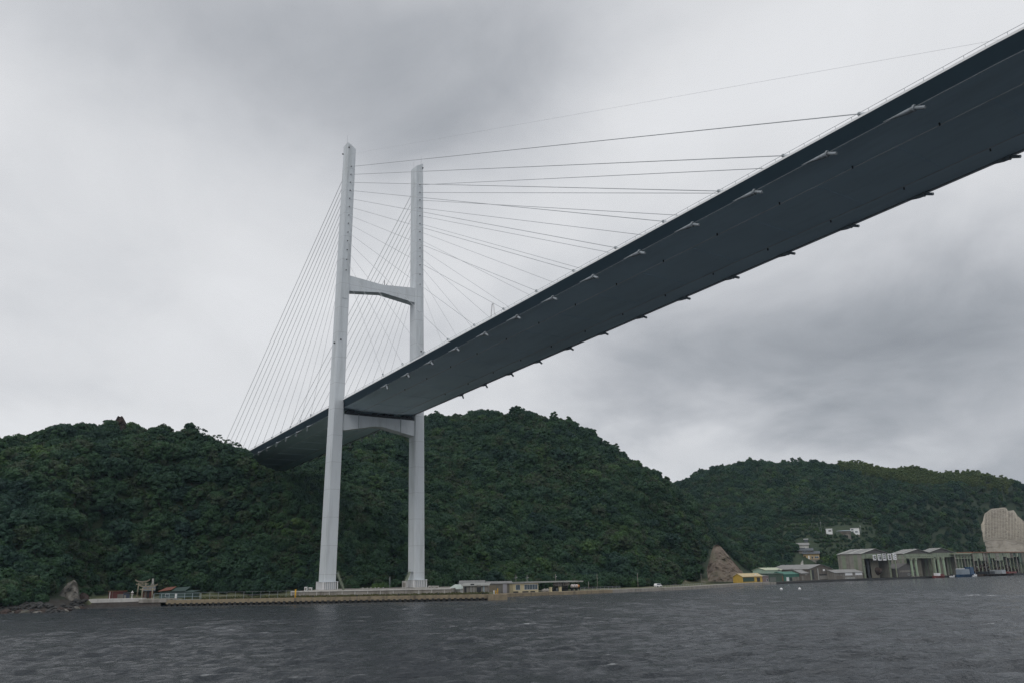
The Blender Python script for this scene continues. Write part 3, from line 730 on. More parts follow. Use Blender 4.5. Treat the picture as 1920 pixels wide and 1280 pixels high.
# leg plinths with vertical fins, stairs
for s in (-1, 1):
    c = B0; lg = legs[s]
    pl = MB().box(-3.2, 3.2, s*c-2.7, s*c+2.7, 0, .35).build('base_plate', CONCL, lg)
    for i in range(8):
        y = s*c-2.5+5.0*i/7
        MB().box(2.6, 3.25, y-.09, y+.09, .35, 2.75).build('fin', WHITE, pl)
        x = -2.9+5.8*i/7
        MB().box(x-.09, x+.09, s*c-2.72, s*c-2.1, .35, 2.75).build('fin', WHITE, pl)
    MB().box(-3.0, 3.2, s*c-2.75, s*c+2.75, 2.75, 2.92).build('fin_cap', STEEL, pl)
    if True:
        dr = 1 if s < 0 else -1   # the stairs stand on the inner side
        y0 = s*c+dr*2.3; st = MB()
        for xx in (.4, 1.4): st.hexa([(xx-.07, y0+dr*3.2, 0), (xx+.07, y0+dr*3.2, 0), (xx+.07, y0+dr*3.6, 0), (xx-.07, y0+dr*3.6, 0)], [(xx-.07, y0+dr*.6, 5.6), (xx+.07, y0+dr*.6, 5.6), (xx+.07, y0+dr*1.0, 5.6), (xx-.07, y0+dr*1.0, 5.6)])
        so = st.build('staircase', GREENP, lg)
        for i in range(14):
            t = (i+.5)/14; yy = y0+dr*(3.4-2.6*t); MB().box(.45, 1.35, yy-.14, yy+.14, 5.6*t-.03, 5.6*t+.03).build('tread', GALV, so)
        MB().box(.2, 1.7, min(y0, y0+dr*1.1), max(y0, y0+dr*1.1), 5.55, 5.68).build('landing', GALV, so)
        for xx in (.35, 1.45):
            MB().tube((xx, y0+dr*3.4, 1.0), (xx, y0+dr*.8, 6.6), .04, .04, 5).build('handrail', GREENP, so)

# ------------------------------------------------------------------ quays and sea walls
def slab_along(pts, w_in, z0, z1, name, mat_, label, cat, kind=None):
    """a wall that follows the shore: front on the line, w_in metres thick inland (to the left of the walking direction)"""
    pts = [np.array(p, float) for p in pts]; secs = []
    for i, p in enumerate(pts):
        d = pts[min(i+1, len(pts)-1)]-pts[max(i-1, 0)]; d /= np.linalg.norm(d); n = np.array([-d[1], d[0]])
        q = p+n*w_in; secs.append([(p[0], p[1], z0), (q[0], q[1], z0), (q[0], q[1], z1), (p[0], p[1], z1)])
    return tag(MB().loft(secs).build(name, mat_), label, cat, kind=kind)
# tower quay: coping beam carried by dark piles over a shadowed recess
quay = thing('quay_wall', 'brown concrete quay with a row of dark piles below the tower', 'quay', (QA[0], QA[1], 0), math.atan2(QD[1], QD[0]))
QL = float(np.linalg.norm(QB-QA))
MB().box(0, QL, 0, 7.0, 1.25, 2.40).build('coping_beam', QUAYM, quay, bevel=.08)
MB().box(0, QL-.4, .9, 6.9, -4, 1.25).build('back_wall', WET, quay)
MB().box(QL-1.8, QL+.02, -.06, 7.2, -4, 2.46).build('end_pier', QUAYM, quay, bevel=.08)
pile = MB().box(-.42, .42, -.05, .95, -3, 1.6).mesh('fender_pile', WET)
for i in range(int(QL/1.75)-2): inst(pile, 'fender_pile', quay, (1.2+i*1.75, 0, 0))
MB().box(0, QL-1.9, .05, .5, 2.40, 2.58).build('kerb', QUAYM, quay, bevel=.04)
endw = slab_along([tuple(QB+np.array([0, 0])), (33, 30.5), (20, 38)], 6, -4, 2.3, 'quay_end_wall', QUAYM, 'brown concrete end face of the tower quay', 'quay')
def seg_between(a, b, s0=0., line=SHORE):
    ya, yb = col(a, 0)[1], col(b, 0)[1]; pts = [col(a, 0)]+[p for p in line if ya < p[1] < yb]+[col(b, 0)]
    return pts
sw1 = slab_along([(20, 37.6), (20, 78), (19.2, 92)], 5.5, -4, 1.85, 'sea_wall', QUAYM, 'brown stained sea wall in front of the waterfront sheds', 'sea wall')
sw2 = slab_along([(19.2, 92.02), (17, 132), (-12, 207), (-16, 232)], 5.5, -4, 1.9, 'sea_wall', CONC, 'grey low sea wall beside the grass strip and cut slope', 'sea wall')
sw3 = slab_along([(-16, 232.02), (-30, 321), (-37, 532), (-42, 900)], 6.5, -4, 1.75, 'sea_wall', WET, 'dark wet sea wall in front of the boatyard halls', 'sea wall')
# pale sea wall and dark foreshore left of the quay
WL = [tuple(at_dist(166, 1126, 305)[:2]), tuple(at_dist(215, 1126, 303)[:2]), tuple(at_dist(266, 1124, 300)[:2])]
slab_along(WL, 4, 2.15, 3.25, 'low_sea_wall', CONCL, 'pale low sea wall in front of the red shed', 'sea wall')
slab_along([tuple(at_dist(260, 1126, 298.5)[:2]), tuple(QA+np.array([.3, .3]))], 9, 1.9, 2.9, 'ramp_wall', CONC, 'stained concrete block under the front stone gate', 'sea wall')
# dark rocky foreshore sloping from the pale wall into the water
fl = [np.array(at_dist(x_, 1126, d_)[:2]) for x_, d_ in ((140, 303), (170, 304.5), (215, 302.8), (262, 299.2), (302, 296.5))]; fo = MB(); rows = []
for k_ in range(9):
    u_ = k_/8.; row = []
    for i_ in range(60):
        q_ = i_/59.*4; a_ = int(min(3, q_)); b_ = fl[a_]+(fl[a_+1]-fl[a_])*(q_-a_); n_ = (C3[:2]-b_); n_ = n_/np.linalg.norm(n_)
        P_ = b_-n_*1.2+n_*u_*11; z_ = 2.35*(1-u_)**1.2-.6*u_+1.2*float(fbm(np.array([[P_[0]*.7, P_[1]*.7]]), 6, 4)[0]-.47)*min(1, u_*3); row.append((P_[0], P_[1], z_))
    rows.append(row)
fo.v = [p_ for r_ in rows for p_ in r_]; fo.f = [(k_*60+i_, (k_+1)*60+i_, (k_+1)*60+i_+1, k_*60+i_+1) for k_ in range(8) for i_ in range(59)]
tag(fo.build('foreshore', pmat('dark_shore_rock', (.042, .032, .026), (.02, .018, .016), .8, 1.0, .15, 1.5)), 'dark rocky foreshore below the pale sea wall', kind='structure')
def rock_mesh(seed, flat=.7, amp=.5, fr=1.1, ico=ICO3):
    v, f = ico; n = fbm(v*fr+seed*7.1, seed, 4)+.45*np.floor(fbm(v*fr*1.7+seed, seed+5, 2)*5)/5.
    P = v*(1+amp*(n-.7))[:, None]*np.array([1, 1, flat]); return P, f
ROCKMESH = []
for i in range(6):
    P, f = rock_mesh(i+1, .62+.1*(i % 3), .9); mb = MB(); mb.v = [tuple(p) for p in P]; mb.f = list(f); ROCKMESH.append(mb)
RM = [mb.mesh('shore_boulder', ROCKR if i % 3 else ROCK) for i, mb in enumerate(ROCKMESH)]
rr = random.Random(3)
ORD = 'first second third fourth fifth sixth seventh eighth ninth tenth eleventh twelfth thirteenth fourteenth fifteenth sixteenth seventeenth eighteenth nineteenth twentieth'.split()
for k in range(20):
    px_ = 3+k*8.1; p = col(px_+rr.uniform(-2, 2), rr.uniform(-1, 2.2), LEFTSH); s_ = rr.uniform(.9, 1.7)
    o = inst(RM[k % 6], 'shore_boulder', None, (p[0], p[1], .7), rr.uniform(0, 6), (s_*1.3, s_, s_*.85))
    tag(o, ('reddish dark' if k % 3 else 'grey')+' boulder at the waterline, '+ORD[k]+' from the left edge', 'rock', 'boulders along the left shore')
fore = MB()
for i in range(520):
    px_ = rr.uniform(-20, 300); p = at_dist(px_, 1135, rr.uniform(286, 300)) if px_ > 165 else col(px_, rr.uniform(-2, 9), LEFTSH); s_ = rr.uniform(.3, .9); v, f = ICO1; n = len(fore.v)
    fore.v += [tuple(np.array([p[0], p[1], .55 if px_ > 165 else max(.5, land_h(np.array([[p[0], p[1]]]))[0][0]+.1)])+np.array(q)*s_*np.array([1.2, 1, .7])*rr.uniform(.8, 1.2)) for q in v]; fore.f += [tuple(n+a for a in t) for t in f]
tag(fore.build('rubble', WET), 'dark wet rubble on the foreshore in the left corner', kind='stuff')

def on_land(px, py, d0=280, d1=1300, dd=2.):
    D = np.arange(d0, d1, dd); Q = np.array([at_dist(px, py, x) for x in D]); hh = land_h(Q[:, :2])[0]; k = np.argmax(hh > Q[:, 2]); return float(D[k])
def crag(name, label, px_poly, base_s, lean, mat_, D0, amp=1.6, step=1.1, back=12., cat='cliff', fr=.16):
    """rock face with the outline px_poly (photo px), standing at distance D0 and leaning back by lean; a solid block behind it"""
    pts = np.array(px_poly, float); W = depth(*at_dist(pts[:, 0].mean(), pts[:, 1].max(), D0))/F
    x0, x1, yb, yt = pts[:, 0].min(), pts[:, 0].max(), pts[:, 1].max(), pts[:, 1].min()
    nx = max(8, int((x1-x0)*W/step)); ny = max(8, int((yb-yt)*W/step)); V = []; idx = -np.ones((nx+1, ny+1), int)
    # each column runs from the base line up to the outline's top at that column
    tops = []
    for i in range(nx+1):
        xx = x0+(x1-x0)*i/nx; ys_ = []
        for (ax, ay), (bx, by) in zip(pts, np.roll(pts, -1, 0)):
            if (ax-xx)*(bx-xx) <= 0 and ax != bx: ys_.append(ay+(by-ay)*(xx-ax)/(bx-ax))
        tops.append((min(ys_), max(ys_)) if ys_ else (yb, yb))
    G = np.zeros((nx+1, ny+1, 3))
    for i in range(nx+1):
        xx = x0+(x1-x0)*i/nx; t0, b0 = tops[i]
        for j in range(ny+1):
            yy = b0+(t0-b0)*j/ny; hgt = (yb-yy)*W; G[i, j] = at_dist(xx, yy, D0+hgt*lean)
    out = C3-G.reshape(-1, 3).mean(0); out[2] = 0; out /= np.linalg.norm(out)
    P = G.reshape(-1, 3); n = (fbm(P*fr, 12, 5)-.47)*2*amp+(np.floor(fbm(P*fr*2.1, 31, 3)*6)/6-.45)*amp
    edge = np.ones((nx+1, ny+1)); edge[0] = edge[-1] = 0; edge[:, -1] = 0
    P = P+out*(n*edge.ravel())[:, None]
    B = P-out*back; mb = MB(); N = (nx+1)*(ny+1); mb.v = [tuple(p) for p in P]+[tuple(p) for p in B]
    I = lambda i, j: i*(ny+1)+j
    for i in range(nx):
        for j in range(ny):
            mb.f.append((I(i, j), I(i+1, j), I(i+1, j+1), I(i, j+1)))
        mb.f.append((I(i, ny), I(i+1, ny), N+I(i+1, ny), N+I(i, ny)))
    for j in range(ny):
        mb.f.append((I(0, j), I(0, j+1), N+I(0, j+1), N+I(0, j))); mb.f.append((I(nx, j+1), I(nx, j), N+I(nx, j), N+I(nx, j+1)))
    return tag(mb.build(name, mat_), label, cat), G, out
crag('rock_crag', 'pale grey pointed crag rising beside the dark shore rocks', [(103, 1126), (108, 1118), (116, 1106), (121, 1099), (128, 1091), (134, 1089), (139, 1085), (144, 1091), (148, 1103), (147, 1112), (152, 1126)], 0, .35, ROCK, 304, 1.7, .45, 5, fr=.55)
crag('rock_crag', 'small dark overhanging rock beside the pale sea wall', [(149, 1124), (149, 1114), (154, 1110), (162, 1112), (168, 1118), (169, 1124)], 0, .3, ROCKR, 306, .6, .5, 4, fr=.4)
crag('rock_crag', 'reddish rock knob on the very top of the left hill', [(209, 806), (212, 795), (217, 786), (221, 778), (225, 781), (229, 778), (233, 785), (241, 800), (246, 832), (206, 832)], 0, .3, ROCKR, 394, 1.6, .5, 6, fr=.4)
crag('cut_slope', 'bare brown triangular rock slope at the end of the central hill', [(1326, 1089), (1325, 1068), (1330, 1046), (1337, 1024), (1342, 1019), (1352, 1024), (1362, 1036), (1374, 1050), (1384, 1061), (1392, 1070), (1396, 1078), (1398, 1089)], 0, .75, CLIFFM, 448, 3.4, .8, 22, fr=.2)
gs, GG, gout = crag('retaining_slope', 'pale concrete gridded retaining slope above the rusty gantry roof', [(1838, 1034), (1839, 1010), (1838, 985), (1845, 972), (1846, 962), (1858, 953), (1886, 950), (1890, 957), (1901, 955), (1908, 966), (1920, 976), (1945, 980), (1985, 1000), (1995, 1034)], 0, .8, SHOT, on_land(1846, 1020)-5, 2.4, 1.3, 18, fr=.09)
# concrete frame on the retaining slope: beams proud of the face, paler to set off its painted cell shade
mb = MB(); nx, ny = GG.shape[0]-1, GG.shape[1]-1
jj = list(range(int(ny*.32), ny, 1)); off = gout*1.3; jr = random.Random(2)
for j in jj:
    for i in range(nx):
        if jr.random() < .93: mb.tube(GG[i, j]+off*jr.uniform(.8, 1.15), GG[i+1, j]+off*jr.uniform(.8, 1.15), .22, .22, 4, False)
for i in range(1, nx, 2):
    for j in range(int(ny*.35), ny-1): mb.tube(GG[i, j]+off, GG[i, j+1]+off, .13, .13, 4, False)
tag(mb.build('frame_grid', pmat('pale_frame_concrete', (.60, .55, .46), (.46, .42, .35), .95, .3), gs), kind='stuff')

# ------------------------------------------------------------------ buildings
def building(name, label, cat, P0, P1, z0, h, dep, wall, roof=None, wins=(), group=None, swins=()):
    P0 = np.array(P0, float); P1 = np.array(P1, float); L = float(np.linalg.norm(P1-P0)); a = math.atan2(P1[1]-P0[1], P1[0]-P0[0])
    t = thing(name, label, cat, (P0[0], P0[1], z0), a, group); b = MB()
    kind, rise, rm, ov = roof or ('flat', .3, CONC, .2)
    if kind == 'gable_y':      # gable end towards the water, ridge running inland
        pr = [(0, 0), (L, 0), (L, h), (L/2, h+rise), (0, h)]
        b.hexa([(x, 0, z) for x, z in pr], [(x, dep, z) for x, z in pr])
    elif kind == 'gable_x':
        pr = [(0, 0), (dep, 0), (dep, h), (dep/2, h+rise), (0, h)]
        b.hexa([(0, y, z) for y, z in pr][::-1], [(L, y, z) for y, z in pr][::-1])
    else: b.box(0, L, 0, dep, -1.2, h)
    b.build('wall', wall, t)
    th = .16
    if kind == 'gable_y':
        for sgn in (0, 1):
            xa, xb = (-ov, L/2) if sgn == 0 else (L+ov, L/2); za = h-ov*rise/(L/2)
            m_ = MB(); lo = [(xa, -ov, za+.03), (xb, -ov, h+rise+.03), (xb, dep+ov, h+rise+.03), (xa, dep+ov, za+.03)]
            m_.hexa(lo if sgn == 0 else lo[::-1], [(x, y, z+th) for x, y, z in (lo if sgn == 0 else lo[::-1])]).build('roof', rm, t)
    elif kind == 'gable_x':
        for sgn in (0, 1):
            ya, yb = (-ov, dep/2) if sgn == 0 else (dep+ov, dep/2); za = h-ov*rise/(dep/2)
            lo = [(-ov, ya, za+.03), (L+ov, ya, za+.03), (L+ov, yb, h+rise+.03), (-ov, yb, h+rise+.03)]
            m_ = MB(); m_.hexa(lo if sgn == 0 else lo[::-1], [(x, y, z+th) for x, y, z in (lo if sgn == 0 else lo[::-1])]).build('roof', rm, t)
    elif kind == 'hip':
        q = min(dep/2, L/3); m_ = MB(); c = [(-ov, -ov, h), (L+ov, -ov, h), (L+ov, dep+ov, h), (-ov, dep+ov, h)]
        rg = [(q, dep/2, h+rise), (L-q, dep/2, h+rise)]; m_.v = c+rg; m_.f = [(0, 1, 5, 4), (1, 2, 5), (2, 3, 4, 5), (3, 0, 4), (3, 2, 1, 0)]; m_.build('roof', rm, t)
    elif kind == 'shed':
        lo = [(-ov, -ov, h+.02), (L+ov, -ov, h+.02), (L+ov, dep+ov, h+rise), (-ov, dep+ov, h+rise)]
        MB().hexa(lo, [(x, y, z+th) for x, y, z in lo]).build('roof', rm, t)
    else: MB().box(-ov, L+ov, -ov, dep+ov, h+.01, h+rise).build('roof', rm, t)
    for (u0, u1, v0, v1, m_, nm) in wins:
        o = MB().box(u0*L, u1*L, -.05, .1, v0, v1).build(nm, m_, t)
        if nm == 'window':
            fr = .08
            f_ = MB(); f_.box(u0*L-fr, u1*L+fr, -.09, .05, v0-fr, v0).box(u0*L-fr, u1*L+fr, -.09, .05, v1, v1+fr).box(u0*L-fr, u0*L, -.09, .05, v0, v1).box(u1*L, u1*L+fr, -.09, .05, v0, v1)
            n_ = max(0, int((u1-u0)*L/1.1)-1)
            for q in range(n_): xx = u0*L+(q+1)*(u1-u0)*L/(n_+1); f_.box(xx-.03, xx+.03, -.08, .05, v0, v1)
            f_.build('frame', WHITE, o)
    for (y0, y1, v0, v1, m_, nm) in swins: MB().box(-.05, .1, y0*dep, y1*dep, v0, v1).build(nm, m_, t)
    return t, L
def facade(x0, x1, s, line=None):
    c = (lambda px: col(px, s)) if line is None else (lambda px: qcol(px, s)); return c(x0), c(x1)
def up_to(P, py): return zat(P[0], P[1], py)
GREYW = pmat('grey_mortar_wall', (.25, .235, .21), (.17, .16, .145), .9, .5, .02, 3, stain=((.09, .085, .075), .6, .8))
BROWNW = pmat('brown_board_wall', (.17, .15, .125), (.11, .098, .085), .9, .6, .02, 3, stain=((.06, .055, .05), .5, .7))
GREYR = pmat('grey_sheet_roof', (.27, .27, .265), (.20, .20, .195), .8, .4, stain=((.12, .11, .10), .4, .6))
PALER = pmat('pale_sheet_roof', (.36, .365, .345), (.28, .285, .27), .7, .5, stain=((.17, .16, .14), .5, .7))
RUSTR = pmat('rusty_sheet_roof', (.24, .13, .075), (.17, .10, .065), .85, .4, stain=((.09, .06, .045), .5, .7))
CREAM = pmat('cream_wall', (.62, .54, .34), (.54, .47, .30), .8, .6)
WHITEW = pmat('white_wall', (.62, .61, .57), (.52, .51, .48), .85, .5, stain=((.30, .29, .26), .5, .6))
REDW = pmat('red_painted_wood', (.13, .036, .03), (.085, .028, .025), .75, .8)
REDR = pmat('orange_red_roof', (.20, .075, .05), (.15, .06, .045), .75, .8)
GREENR = pmat('green_sheet_roof', (.04, .07, .062), (.03, .055, .05), .7, .8)
TEAL = pmat('teal_sheet', (.05, .17, .125), (.04, .13, .10), .7, .5)
DGREEN = pmat('dark_green_sheet', (.07, .105, .08), (.05, .08, .06), .8, .5)
MINT = pmat('mint_wall', (.40, .52, .42), (.33, .44, .36), .8, .5)
SLATE = pmat('slate_tile_roof', (.11, .125, .14), (.08, .09, .10), .7, .6, .03, 4)
OCHRE = pmat('ochre_wall', (.45, .33, .17), (.36, .27, .15), .85, .6)
BLUEP = pmat('blue_paint', (.03, .08, .16), (.025, .06, .12), .5, .6)
REDP = pmat('red_paint', (.20, .045, .04), (.14, .04, .035), .5, .6)
RUST = pmat('rusty_scrap', (.10, .065, .048), (.045, .035, .03), .95, .5, .15, 2)
MAUVE = pmat('mauve_wall', (.24, .19, .19), (.19, .15, .15), .85, .6)

# --- shrine corner
def torii(name, label, xl, xr, s_dist, ybase, ytop, ytie):
    a = at_dist(xl, ybase, s_dist); b = at_dist(xr, ybase, s_dist); z0 = a[2]; L = float(np.hypot(*(b-a)[:2])); ang = math.atan2(b[1]-a[1], b[0]-a[0])
    h = zat(a[0], a[1], ytop)-z0; ht = zat(a[0], a[1], ytie)-z0
    t = thing(name, label, 'gate', (a[0], a[1], z0), ang)
    for x, lean in ((0, .14), (L, -.14)):
        MB().tube((x, 0, -.6), (x+lean, 0, h-.45), .25, .21, 10).build('column', STONE, t, True)
        MB().box(x-.4, x+.4, -.4, .4, -.3, .25).build('footing', STONE, t)
    e = L*.42; secs = []
    for u in np.linspace(-e, L+e, 13):
        q = abs((u-L/2)/(L/2+e)); zz = h-.15+.75*q**2.6; secs.append([(u, -.3, zz-.28), (u, .3, zz-.28), (u, .38, zz+.22), (u, -.38, zz+.22)])
    MB().loft(secs).build('top_beam', STONE, t)
    MB().box(-.75, L+.75, -.16, .16, ht-.17, ht+.17).build('tie_beam', STONE, t)
    MB().box(L/2-.2, L/2+.2, -.18, .18, ht+.17, h-.42).build('centre_strut', STONE, t)
    return t
torii('torii_gate', 'near pale stone torii gate at the left end of the quay', 265, 285, 309, 1121.5, 1098, 1104)
torii('torii_gate', 'farther taller stone torii gate half hidden behind the near one', 257, 272, 324, 1116, 1089, 1094)
a, b = at_dist(268, 1120, 318), at_dist(287, 1120, 318)
building('shrine_hall', 'small red brown shrine hall seen through the near stone gate', 'shrine', a[:2], b[:2], 2.9, 2.6, 4, REDW, ('gable_x', 1.3, SLATE, .5), [(.1, .3, .1, 2.3, BROWNW, 'door_panel'), (.35, .6, .1, 2.3, DARK, 'door_panel')])
a, b = at_dist(203, 1120, 312), at_dist(236, 1120, 312)
building('red_shed', 'low red shed behind the pale sea wall', 'shed', a[:2], b[:2], 2.9, 2.5, 4, REDW, ('shed', -.2, RUSTR, .3), [(.05, .08, 0, 2.5, WHITE, 'post'), (.2, .23, 0, 2.5, BROWNW, 'post'), (.5, .9, 0, 1.6, GREYW, 'door_panel')])
a, b = at_dist(231, 1120, 310), at_dist(243, 1120, 310)
building('tarp_store', 'dark blue tarpaulin covered stack beside the red shed', 'store', a[:2], b[:2], 2.9, 1.7, 2.5, pmat('blue_tarp', (.05, .065, .10), (.035, .045, .07), .6, 1), ('shed', .3, DARK, .1), [(.1, .4, .2, 1.3, GREYW, 'panel')])
p = at_dist(247, 1121, 309); ln = thing('stone_lantern', 'pale stone lantern left of the stone gates', 'lantern', (p[0], p[1], 2.9))
MB().box(-.4, .4, -.4, .4, 0, .3).build('base', CONCL, ln); MB().tube((0, 0, .3), (0, 0, 1.35), .2, .17, 8).build('post', CONCL, ln)
MB().tube((0, 0, 1.35), (0, 0, 1.55), .38, .42, 6).build('platform', CONCL, ln); MB().box(-.25, .25, -.25, .25, 1.55, 1.95).build('light_box', CONC, ln)
MB().tube((0, 0, 1.95), (0, 0, 2.5), .55, .1, 6).build('cap', CONCL, ln); MB().tube((0, 0, 2.5), (0, 0, 2.75), .12, .03, 6).build('finial', CONCL, ln)
p = at_dist(286, 1094, 330); sp = thing('stone_pillar', 'slim pale stone monument in the trees above the near gate', 'monument', (p[0], p[1], p[2]))
MB().box(-.28, .28, -.28, .28, -2.5, 1.9).build('shaft', CONCL, sp); MB().box(-.5, .5, -.5, .5, -3, .2).build('base', CONC, sp)
a, b = at_dist(298, 1120, 314), at_dist(346, 1120, 309)
building('fishing_hut', 'small hut with one orange red and one green roof slope', 'hut', a[:2], b[:2], 2.4, 2.4, 5, pmat('teal_board_wall', (.08, .12, .115), (.06, .09, .09), .85, 1), ('flat', .1, GREENR, .2), [(.25, .4, .8, 1.7, GLASS, 'window'), (.62, .7, 0, 1.8, WHITE, 'door')])
d = (b-a)[:2]/np.linalg.norm((b-a)[:2]); hut = bpy.data.objects['fishing_hut']; L = float(np.linalg.norm((b-a)[:2]))
for (u0, u1, m_) in ((-.3, L*.48, REDR), (L*.48, L+.3, GREENR)):
    hi = 4.0 if m_ is REDR else 3.9
    lo = [(u0, -.5, 2.55), (u1, -.5, 2.55 if m_ is GREENR else 3.0), (u1, 2.6, hi), (u0+(1.2 if m_ is REDR else 0), 2.6, hi-.3)]
    MB().hexa(lo, [(x, y, z+.14) for x, y, z in lo]).build('roof_slope', m_, hut)
a, b = at_dist(346, 1120, 306), at_dist(362, 1120, 304)
building('lean_to', 'low dark green lean-to beside the hut with the orange roof', 'shed', a[:2], b[:2], 2.4, 2.2, 3, GREENR, ('shed', .5, GREENR, .2))

def fence(name, label, pts, h, step, mat_, rails=(1.0,), z=2.4, r=.05, mesh=False):
    pts = [np.array(p, float) for p in pts]; t = thing(name, label, 'fence', (pts[0][0], pts[0][1], z)); o0 = pts[0]
    for a, b in zip(pts, pts[1:]):
        L = np.linalg.norm(b-a); n = max(1, int(L/step))
        for i in range(n+1):
            q = a+(b-a)*i/n-o0; MB().box(q[0]-r, q[0]+r, q[1]-r, q[1]+r, 0, h).build('post', mat_, t)
        for f in rails:
            MB().tube((*(a-o0), h*f), (*(b-o0), h*f), r*.7, r*.7, 5).build('rail', mat_, t)
    return t
BLUEG = pmat('blue_grey_fence_paint', (.30, .37, .40), (.24, .30, .33), .6, 1)
fence('panel_fence', 'pale blue grey frame fence in front of the hut', [at_dist(288, 1120, 301)[:2], at_dist(375, 1120, 295)[:2]], 2.1, 2.2, BLUEG, (1., .5, .08), 2.4, .07)
fence('mesh_fence', 'long thin wire fence between the hut and the yellow post', [at_dist(377, 1120, 296)[:2], at_dist(552, 1119, 288)[:2]], 2.2, 2.6, GALV, (1., .55), 2.4, .035)

# --- platform round the tower
pw = thing('tower_platform', 'stained concrete platform wall under the tower legs', 'platform', (0, 0, 0))
c4 = [np.array(qcol(546, 9.)), np.array(qcol(846, 9.)), np.array(qcol(846, 9.))+QN*46, np.array(qcol(546, 9.))+QN*46]
MB().hexa([(*p, 1.0) for p in c4], [(*p, BZ-.02) for p in c4]).build('body', CONC, pw)
tdir = (c4[1]-c4[0]); PL = np.linalg.norm(tdir); tdir = tdir/PL
for i in range(int(PL/4.2)+1):        # pilaster joints
    q = c4[0]+tdir*min(PL-.2, i*4.2+.2); MB().hexa([(*(q-QN*.12-tdir*.13), 2.2), (*(q-QN*.12+tdir*.13), 2.2), (*(q+QN*.05+tdir*.13), 2.2), (*(q+QN*.05-tdir*.13), 2.2)], [(*(q-QN*.12-tdir*.13), 4.2), (*(q-QN*.12+tdir*.13), 4.2), (*(q+QN*.05+tdir*.13), 4.2), (*(q+QN*.05-tdir*.13), 4.2)]).build('joint_strip', CONCL, pw)
q0, q1 = c4[0]-QN*.25, c4[1]-QN*.25
MB().hexa([(*q0, 4.05), (*q1, 4.05), (*(q1+QN*.9), 4.05), (*(q0+QN*.9), 4.05)], [(*q0, 4.42), (*q1, 4.42), (*(q1+QN*.9), 4.42), (*(q0+QN*.9), 4.42)]).build('coping', CONCL, pw, bevel=.05)
apr = tag(MB().hexa([(*(QA+QN*6.5), 1), (*(QB+QN*6.5-QD*4), 1), (*(QB+QN*9.3-QD*4), 1), (*(QA+QN*9.3), 1)], [(*(QA+QN*6.5), 2.38), (*(QB+QN*6.5-QD*4), 2.38), (*(QB+QN*9.3-QD*4), 2.9), (*(QA+QN*9.3), 2.9)]).build('grass_bank', pmat('bank_grass', (.105, .11, .05), (.07, .078, .038), .95, .8, .1, 3, stain=((.20, .16, .10), .35, .7), streak=(1, 1, 1))), kind='structure')
gt = MB(); rg2 = random.Random(8)
for i in range(2600):
    u = rg2.uniform(2, QL-6); q = QA+QD*u+QN*rg2.uniform(6.3, 9.2); hh = rg2.uniform(.15, .55); a_ = rg2.uniform(0, PI); dx_, dy_ = math.cos(a_)*.35, math.sin(a_)*.35; z_ = 2.4+.18*(np.dot(q-QA, QN)-6.5)-.05
    gt.f.append((len(gt.v), len(gt.v)+1, len(gt.v)+2)); gt.v += [(q[0]-dx_, q[1]-dy_, z_), (q[0]+dx_, q[1]+dy_, z_), (q[0]+rg2.uniform(-.2, .2), q[1]+rg2.uniform(-.2, .2), z_+hh)]
tag(gt.build('grass', foliage('grass_blade', [(0, (.06, .075, .03)), (.6, (.10, .105, .045)), (1, (.15, .13, .06))])), 'rough grass along the quay below the tower', kind='stuff')
def post(name, label, cat, P, z, h, r, mat_, cap=None, group=None):
    t = thing(name, label, cat, (P[0], P[1], z), 0, group); MB().tube((0, 0, 0), (0, 0, h), r, r*.95, 10).build('shaft', mat_, t, True)
    if cap: MB().tube((0, 0, h), (0, 0, h+cap[0]), cap[1], cap[1]*.8, 10).build('cap', cap[2], t, True)
    MB().tube((0, 0, 0), (0, 0, .12), r*1.5, r*1.4, 10).build('foot', mat_, t)
    return t
post('marker_post', 'bright yellow marker post on the quay left of the tower', 'post', qcol(555, 2.), 2.4, 2.6, .26, YELLOW, (.12, .3, YELLOW))
for px_, d_ in ((588, 'left of the near tower leg'), (670, 'between the two tower legs'), (748, 'just left of the far tower leg'), (822, 'right of the far tower leg'), (905, 'near the right end of the quay')):
    post('mooring_bollard', 'small dark mooring bollard on the quay edge '+d_, 'bollard', qcol(px_, 1.), 2.4, .45, .2, DARK, (.2, .34, DARK), 'bollards along the tower quay')
for px_, m_, nm in ((926, WHITE, 'short white'), (929.5, YELLOW, 'short yellow'), (933, YELLOW, 'tall yellow')):
    post('end_post', nm+' post near the right end of the tower quay', 'post', qcol(px_, 2.), 2.45, 1.7 if 'tall' in nm else 1.1, .16, m_, (.08, .18, m_))
post('flag_pole', 'thin bare pole on the platform between the tower legs', 'pole', qcol(731, 14.), BZ, up_to(qcol(731, 14.), 1081)-BZ, .07, GALV, (.1, .1, WHITE))
for i, px_ in enumerate((680.5, 689, 695.5, 704, 710, 719)):
    t = post('path_lamp', 'low mushroom lamp on the platform, '+('first', 'second', 'third', 'fourth', 'fifth', 'sixth')[i]+' from the left tower leg', 'lamp', qcol(px_, 13.), BZ, .55, .05, GALV, (.18, .34 if i % 2 == 0 else .24, CONCL), 'lamps between the tower legs')
def cabinet(name, label, px0, px1, s, py_t, mat_, dep_=1.2, z=BZ):
    a, b = np.array(qcol(px0, s)), np.array(qcol(px1, s)); L = float(np.linalg.norm(b-a)); h_ = up_to(a, py_t)-z
    t = thing(name, label, 'cabinet', (a[0], a[1], z), math.atan2(*(b-a)[::-1]))
    MB().box(0, L, 0, dep_, 0, h_).build('body', mat_, t, bevel=.04); MB().box(-.06, L+.06, -.06, dep_+.06, h_+.004, h_+.12).build('lid', mat_, t); MB().box(L*.15, L*.85, -.03, .02, h_*.15, h_*.85).build('door', CONC, t)
cabinet('switch_cabinet', 'tall pale cabinet left of the far tower leg', 754, 762, 30, 1089, CONCL)
